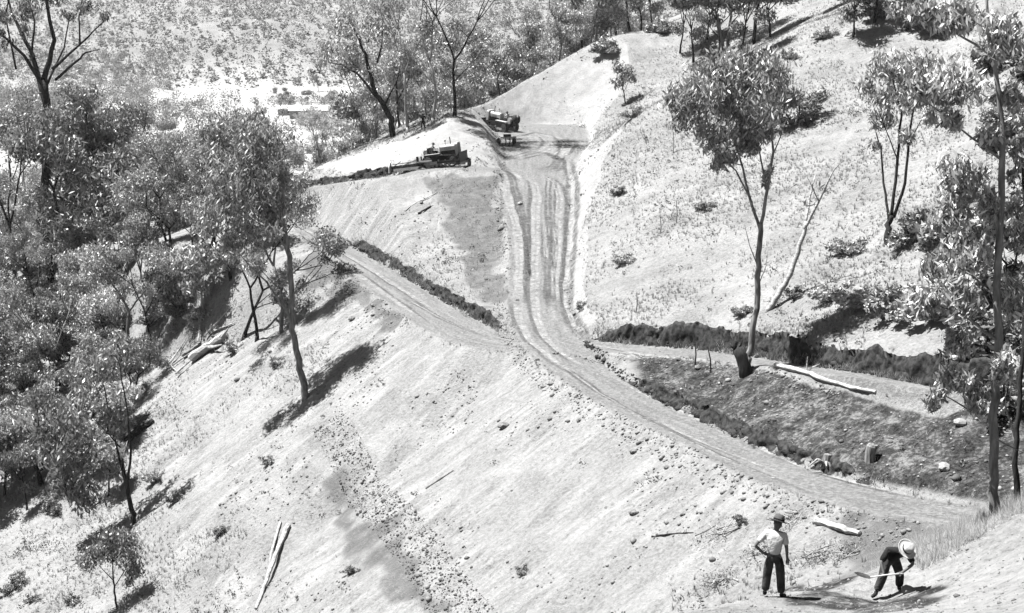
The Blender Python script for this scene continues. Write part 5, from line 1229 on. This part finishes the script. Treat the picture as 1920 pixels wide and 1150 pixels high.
# cut brush by the men
def brush(u, v, size, ntw, nlf, lab, seed):
    p = hit(u, v); o = empty('brush_pile', p); RR = np.random.default_rng(seed)
    for k in range(ntw):
        a = RR.random() * 6.28; L = size * RR.uniform(.5, 1.2); c = RR.normal(size=3) * size * .35; c[2] = 0; d = np.array([math.cos(a), math.sin(a), RR.uniform(-.1, .45)])
        q0 = c - d * L * .5; q1 = c + RR.normal(size=3) * .05; q2 = c + d * L * .5
        for q in (q0, q1, q2): q[2] = max(q[2], ground(p.x + q[0], p.y + q[1]) - p.z) + RR.uniform(.02, .16) * size
        G = Geo(); G.tube([q0, q1, q2], [.022, .018, .008], 5); G.build('branch', MAT['dead' if k % 3 else 'bark_dark'], o)
    C = RR.normal(size=(nlf, 3)) * np.array([.55, .5, .12]) * size; C[:, 2] = np.abs(C[:, 2]) + groundv(p.x + C[:, 0], p.y + C[:, 1]) - p.z + .03
    link('leaves', leaves_mesh('brush_leaves', C, .13, .03, .1, RR), o, MAT['leaf_dark'])
    tag(o, lab, 'brush')
brush(1350, 1005, 1.1, 8, 260, 'cut brush on the slope left of the standing man, above the lower heap', 1); brush(1345, 1095, .75, 10, 420, 'dark leafy heap of cut brush at the left of the standing man', 2); brush(1420, 1040, .7, 7, 200, 'thin cut branches just left of the standing man', 3)
brush(1530, 1055, .8, 12, 320, 'cut branches between the standing and the bending man', 4); brush(1585, 1045, .6, 8, 240, 'leafy cut branches above the shovel blade', 5); brush(1480, 985, .8, 6, 140, 'dry brush behind the standing man hat', 6)
# ------------------------------------------------------------------ valley sheds and pale track
def shed(u, v, L, W, H, rz, lab):
    p = hit(u, v); o = empty('farm_shed', p, (0, 0, rz)); G = Geo(); G.box((0, 0, H / 2 - .5), (L, W, H + 1)); w = G.build('wall', MAT['wall'], o)
    G = Geo(); G.prism([(-W / 2 - .8, H - .15), (0, H + W * .22), (W / 2 + .8, H - .15), (0, H + W * .22 - .3)], -L / 2 - .8, L / 2 + .8, 0); G.build('roof', MAT['roof'], o)
    for x in (-L * .3, 0, L * .3):
        G = Geo(); G.box((x, -W / 2 - .02, H * .55), (L * .12, .08, H * .35)); G.build('window', MAT['glass'], w)
    G = Geo(); G.box((L * .15, -W / 2 - .03, H * .4), (1.6, .08, H * .8)); G.build('door', MAT['glass'], w)
    tag(o, lab, 'shed', 'sheds on the valley flat')
shed(578, 222, 22, 12, 5, .15, 'wide white-roofed shed on the valley flat'); shed(545, 216, 14, 9, 4, -.1, 'smaller white-roofed shed left of the wide one')
def ribbon(name, pts, wd, mat, lift=.25, smooth=6):
    Q = np.array([np.array(hit(u, v))[:2] for u, v in pts]); L = np.concatenate([[0], np.cumsum(np.hypot(*np.diff(Q, axis=0).T))]); t = np.linspace(0, L[-1], 80)
    q = np.stack([np.interp(t, L, Q[:, k]) for k in (0, 1)], 1)
    for _ in range(smooth): q[1:-1] = (q[:-2] + q[1:-1] * 2 + q[2:]) / 4
    T = np.gradient(q, axis=0); T /= np.linalg.norm(T, axis=1)[:, None] + 1e-9; Nn = np.stack([-T[:, 1], T[:, 0]], 1); w = wd * (.6 + .8 * vnoise(t / L[-1] * 14, t * 0, 3))
    V = []
    for f in (-1, -.5, 0, .5, 1):
        p = q + Nn * (w * f)[:, None]; V.append(np.concatenate([p, (groundv(p[:, 0], p[:, 1]) + lift * (1 if abs(f) < 1 else -1))[:, None]], 1))
    V = np.stack(V, 1); id = np.arange(400).reshape(80, 5); F_ = np.stack([id[:-1, :-1], id[:-1, 1:], id[1:, 1:], id[1:, :-1]], -1).reshape(-1, 4)
    return tag(link(name, np_mesh(name, V.reshape(-1, 3), F_, True), None, mat), kind='structure')
ribbon('valley_road', [(400, 228), (480, 220), (530, 212), (580, 205), (620, 200)], 9, MAT['sand'])
ribbon('foot_track', [(1168, 72), (1190, 102), (1206, 135), (1211, 180), (1203, 250), (1190, 320), (1183, 360)], .22, MAT['clod'], .02)
# ------------------------------------------------------------------ summer haze in the valley air
bm = bmesh.new(); bmesh.ops.create_cube(bm, size=1.0)
me = bpy.data.meshes.new('haze'); bm.to_mesh(me); bm.free()
m = bpy.data.materials.new('summer_haze'); m.use_nodes = True; nt = m.node_tree; nt.nodes.remove(nt.nodes['Principled BSDF'])
pv = nt.nodes.new('ShaderNodeVolumePrincipled'); pv.inputs['Color'].default_value = (.95, .95, .95, 1); pv.inputs['Density'].default_value = 0.00004
nt.links.new(pv.outputs[0], nt.nodes['Material Output'].inputs['Volume'])
hz = link('haze', me, None, m)
zlo, zhi = float(ZZ.min()) - 1.0, float(max(ZZ.max() + 10, 30))
hz.scale = (GX[-1] - GX[0] + 40, GY[-1] - GY[0] + 40, zhi - zlo); hz.location = ((GX[0] + GX[-1]) / 2, (GY[0] + GY[-1]) / 2, (zlo + zhi) / 2)
tag(hz, 'pale summer haze in the air over the valley', 'haze', kind='stuff')
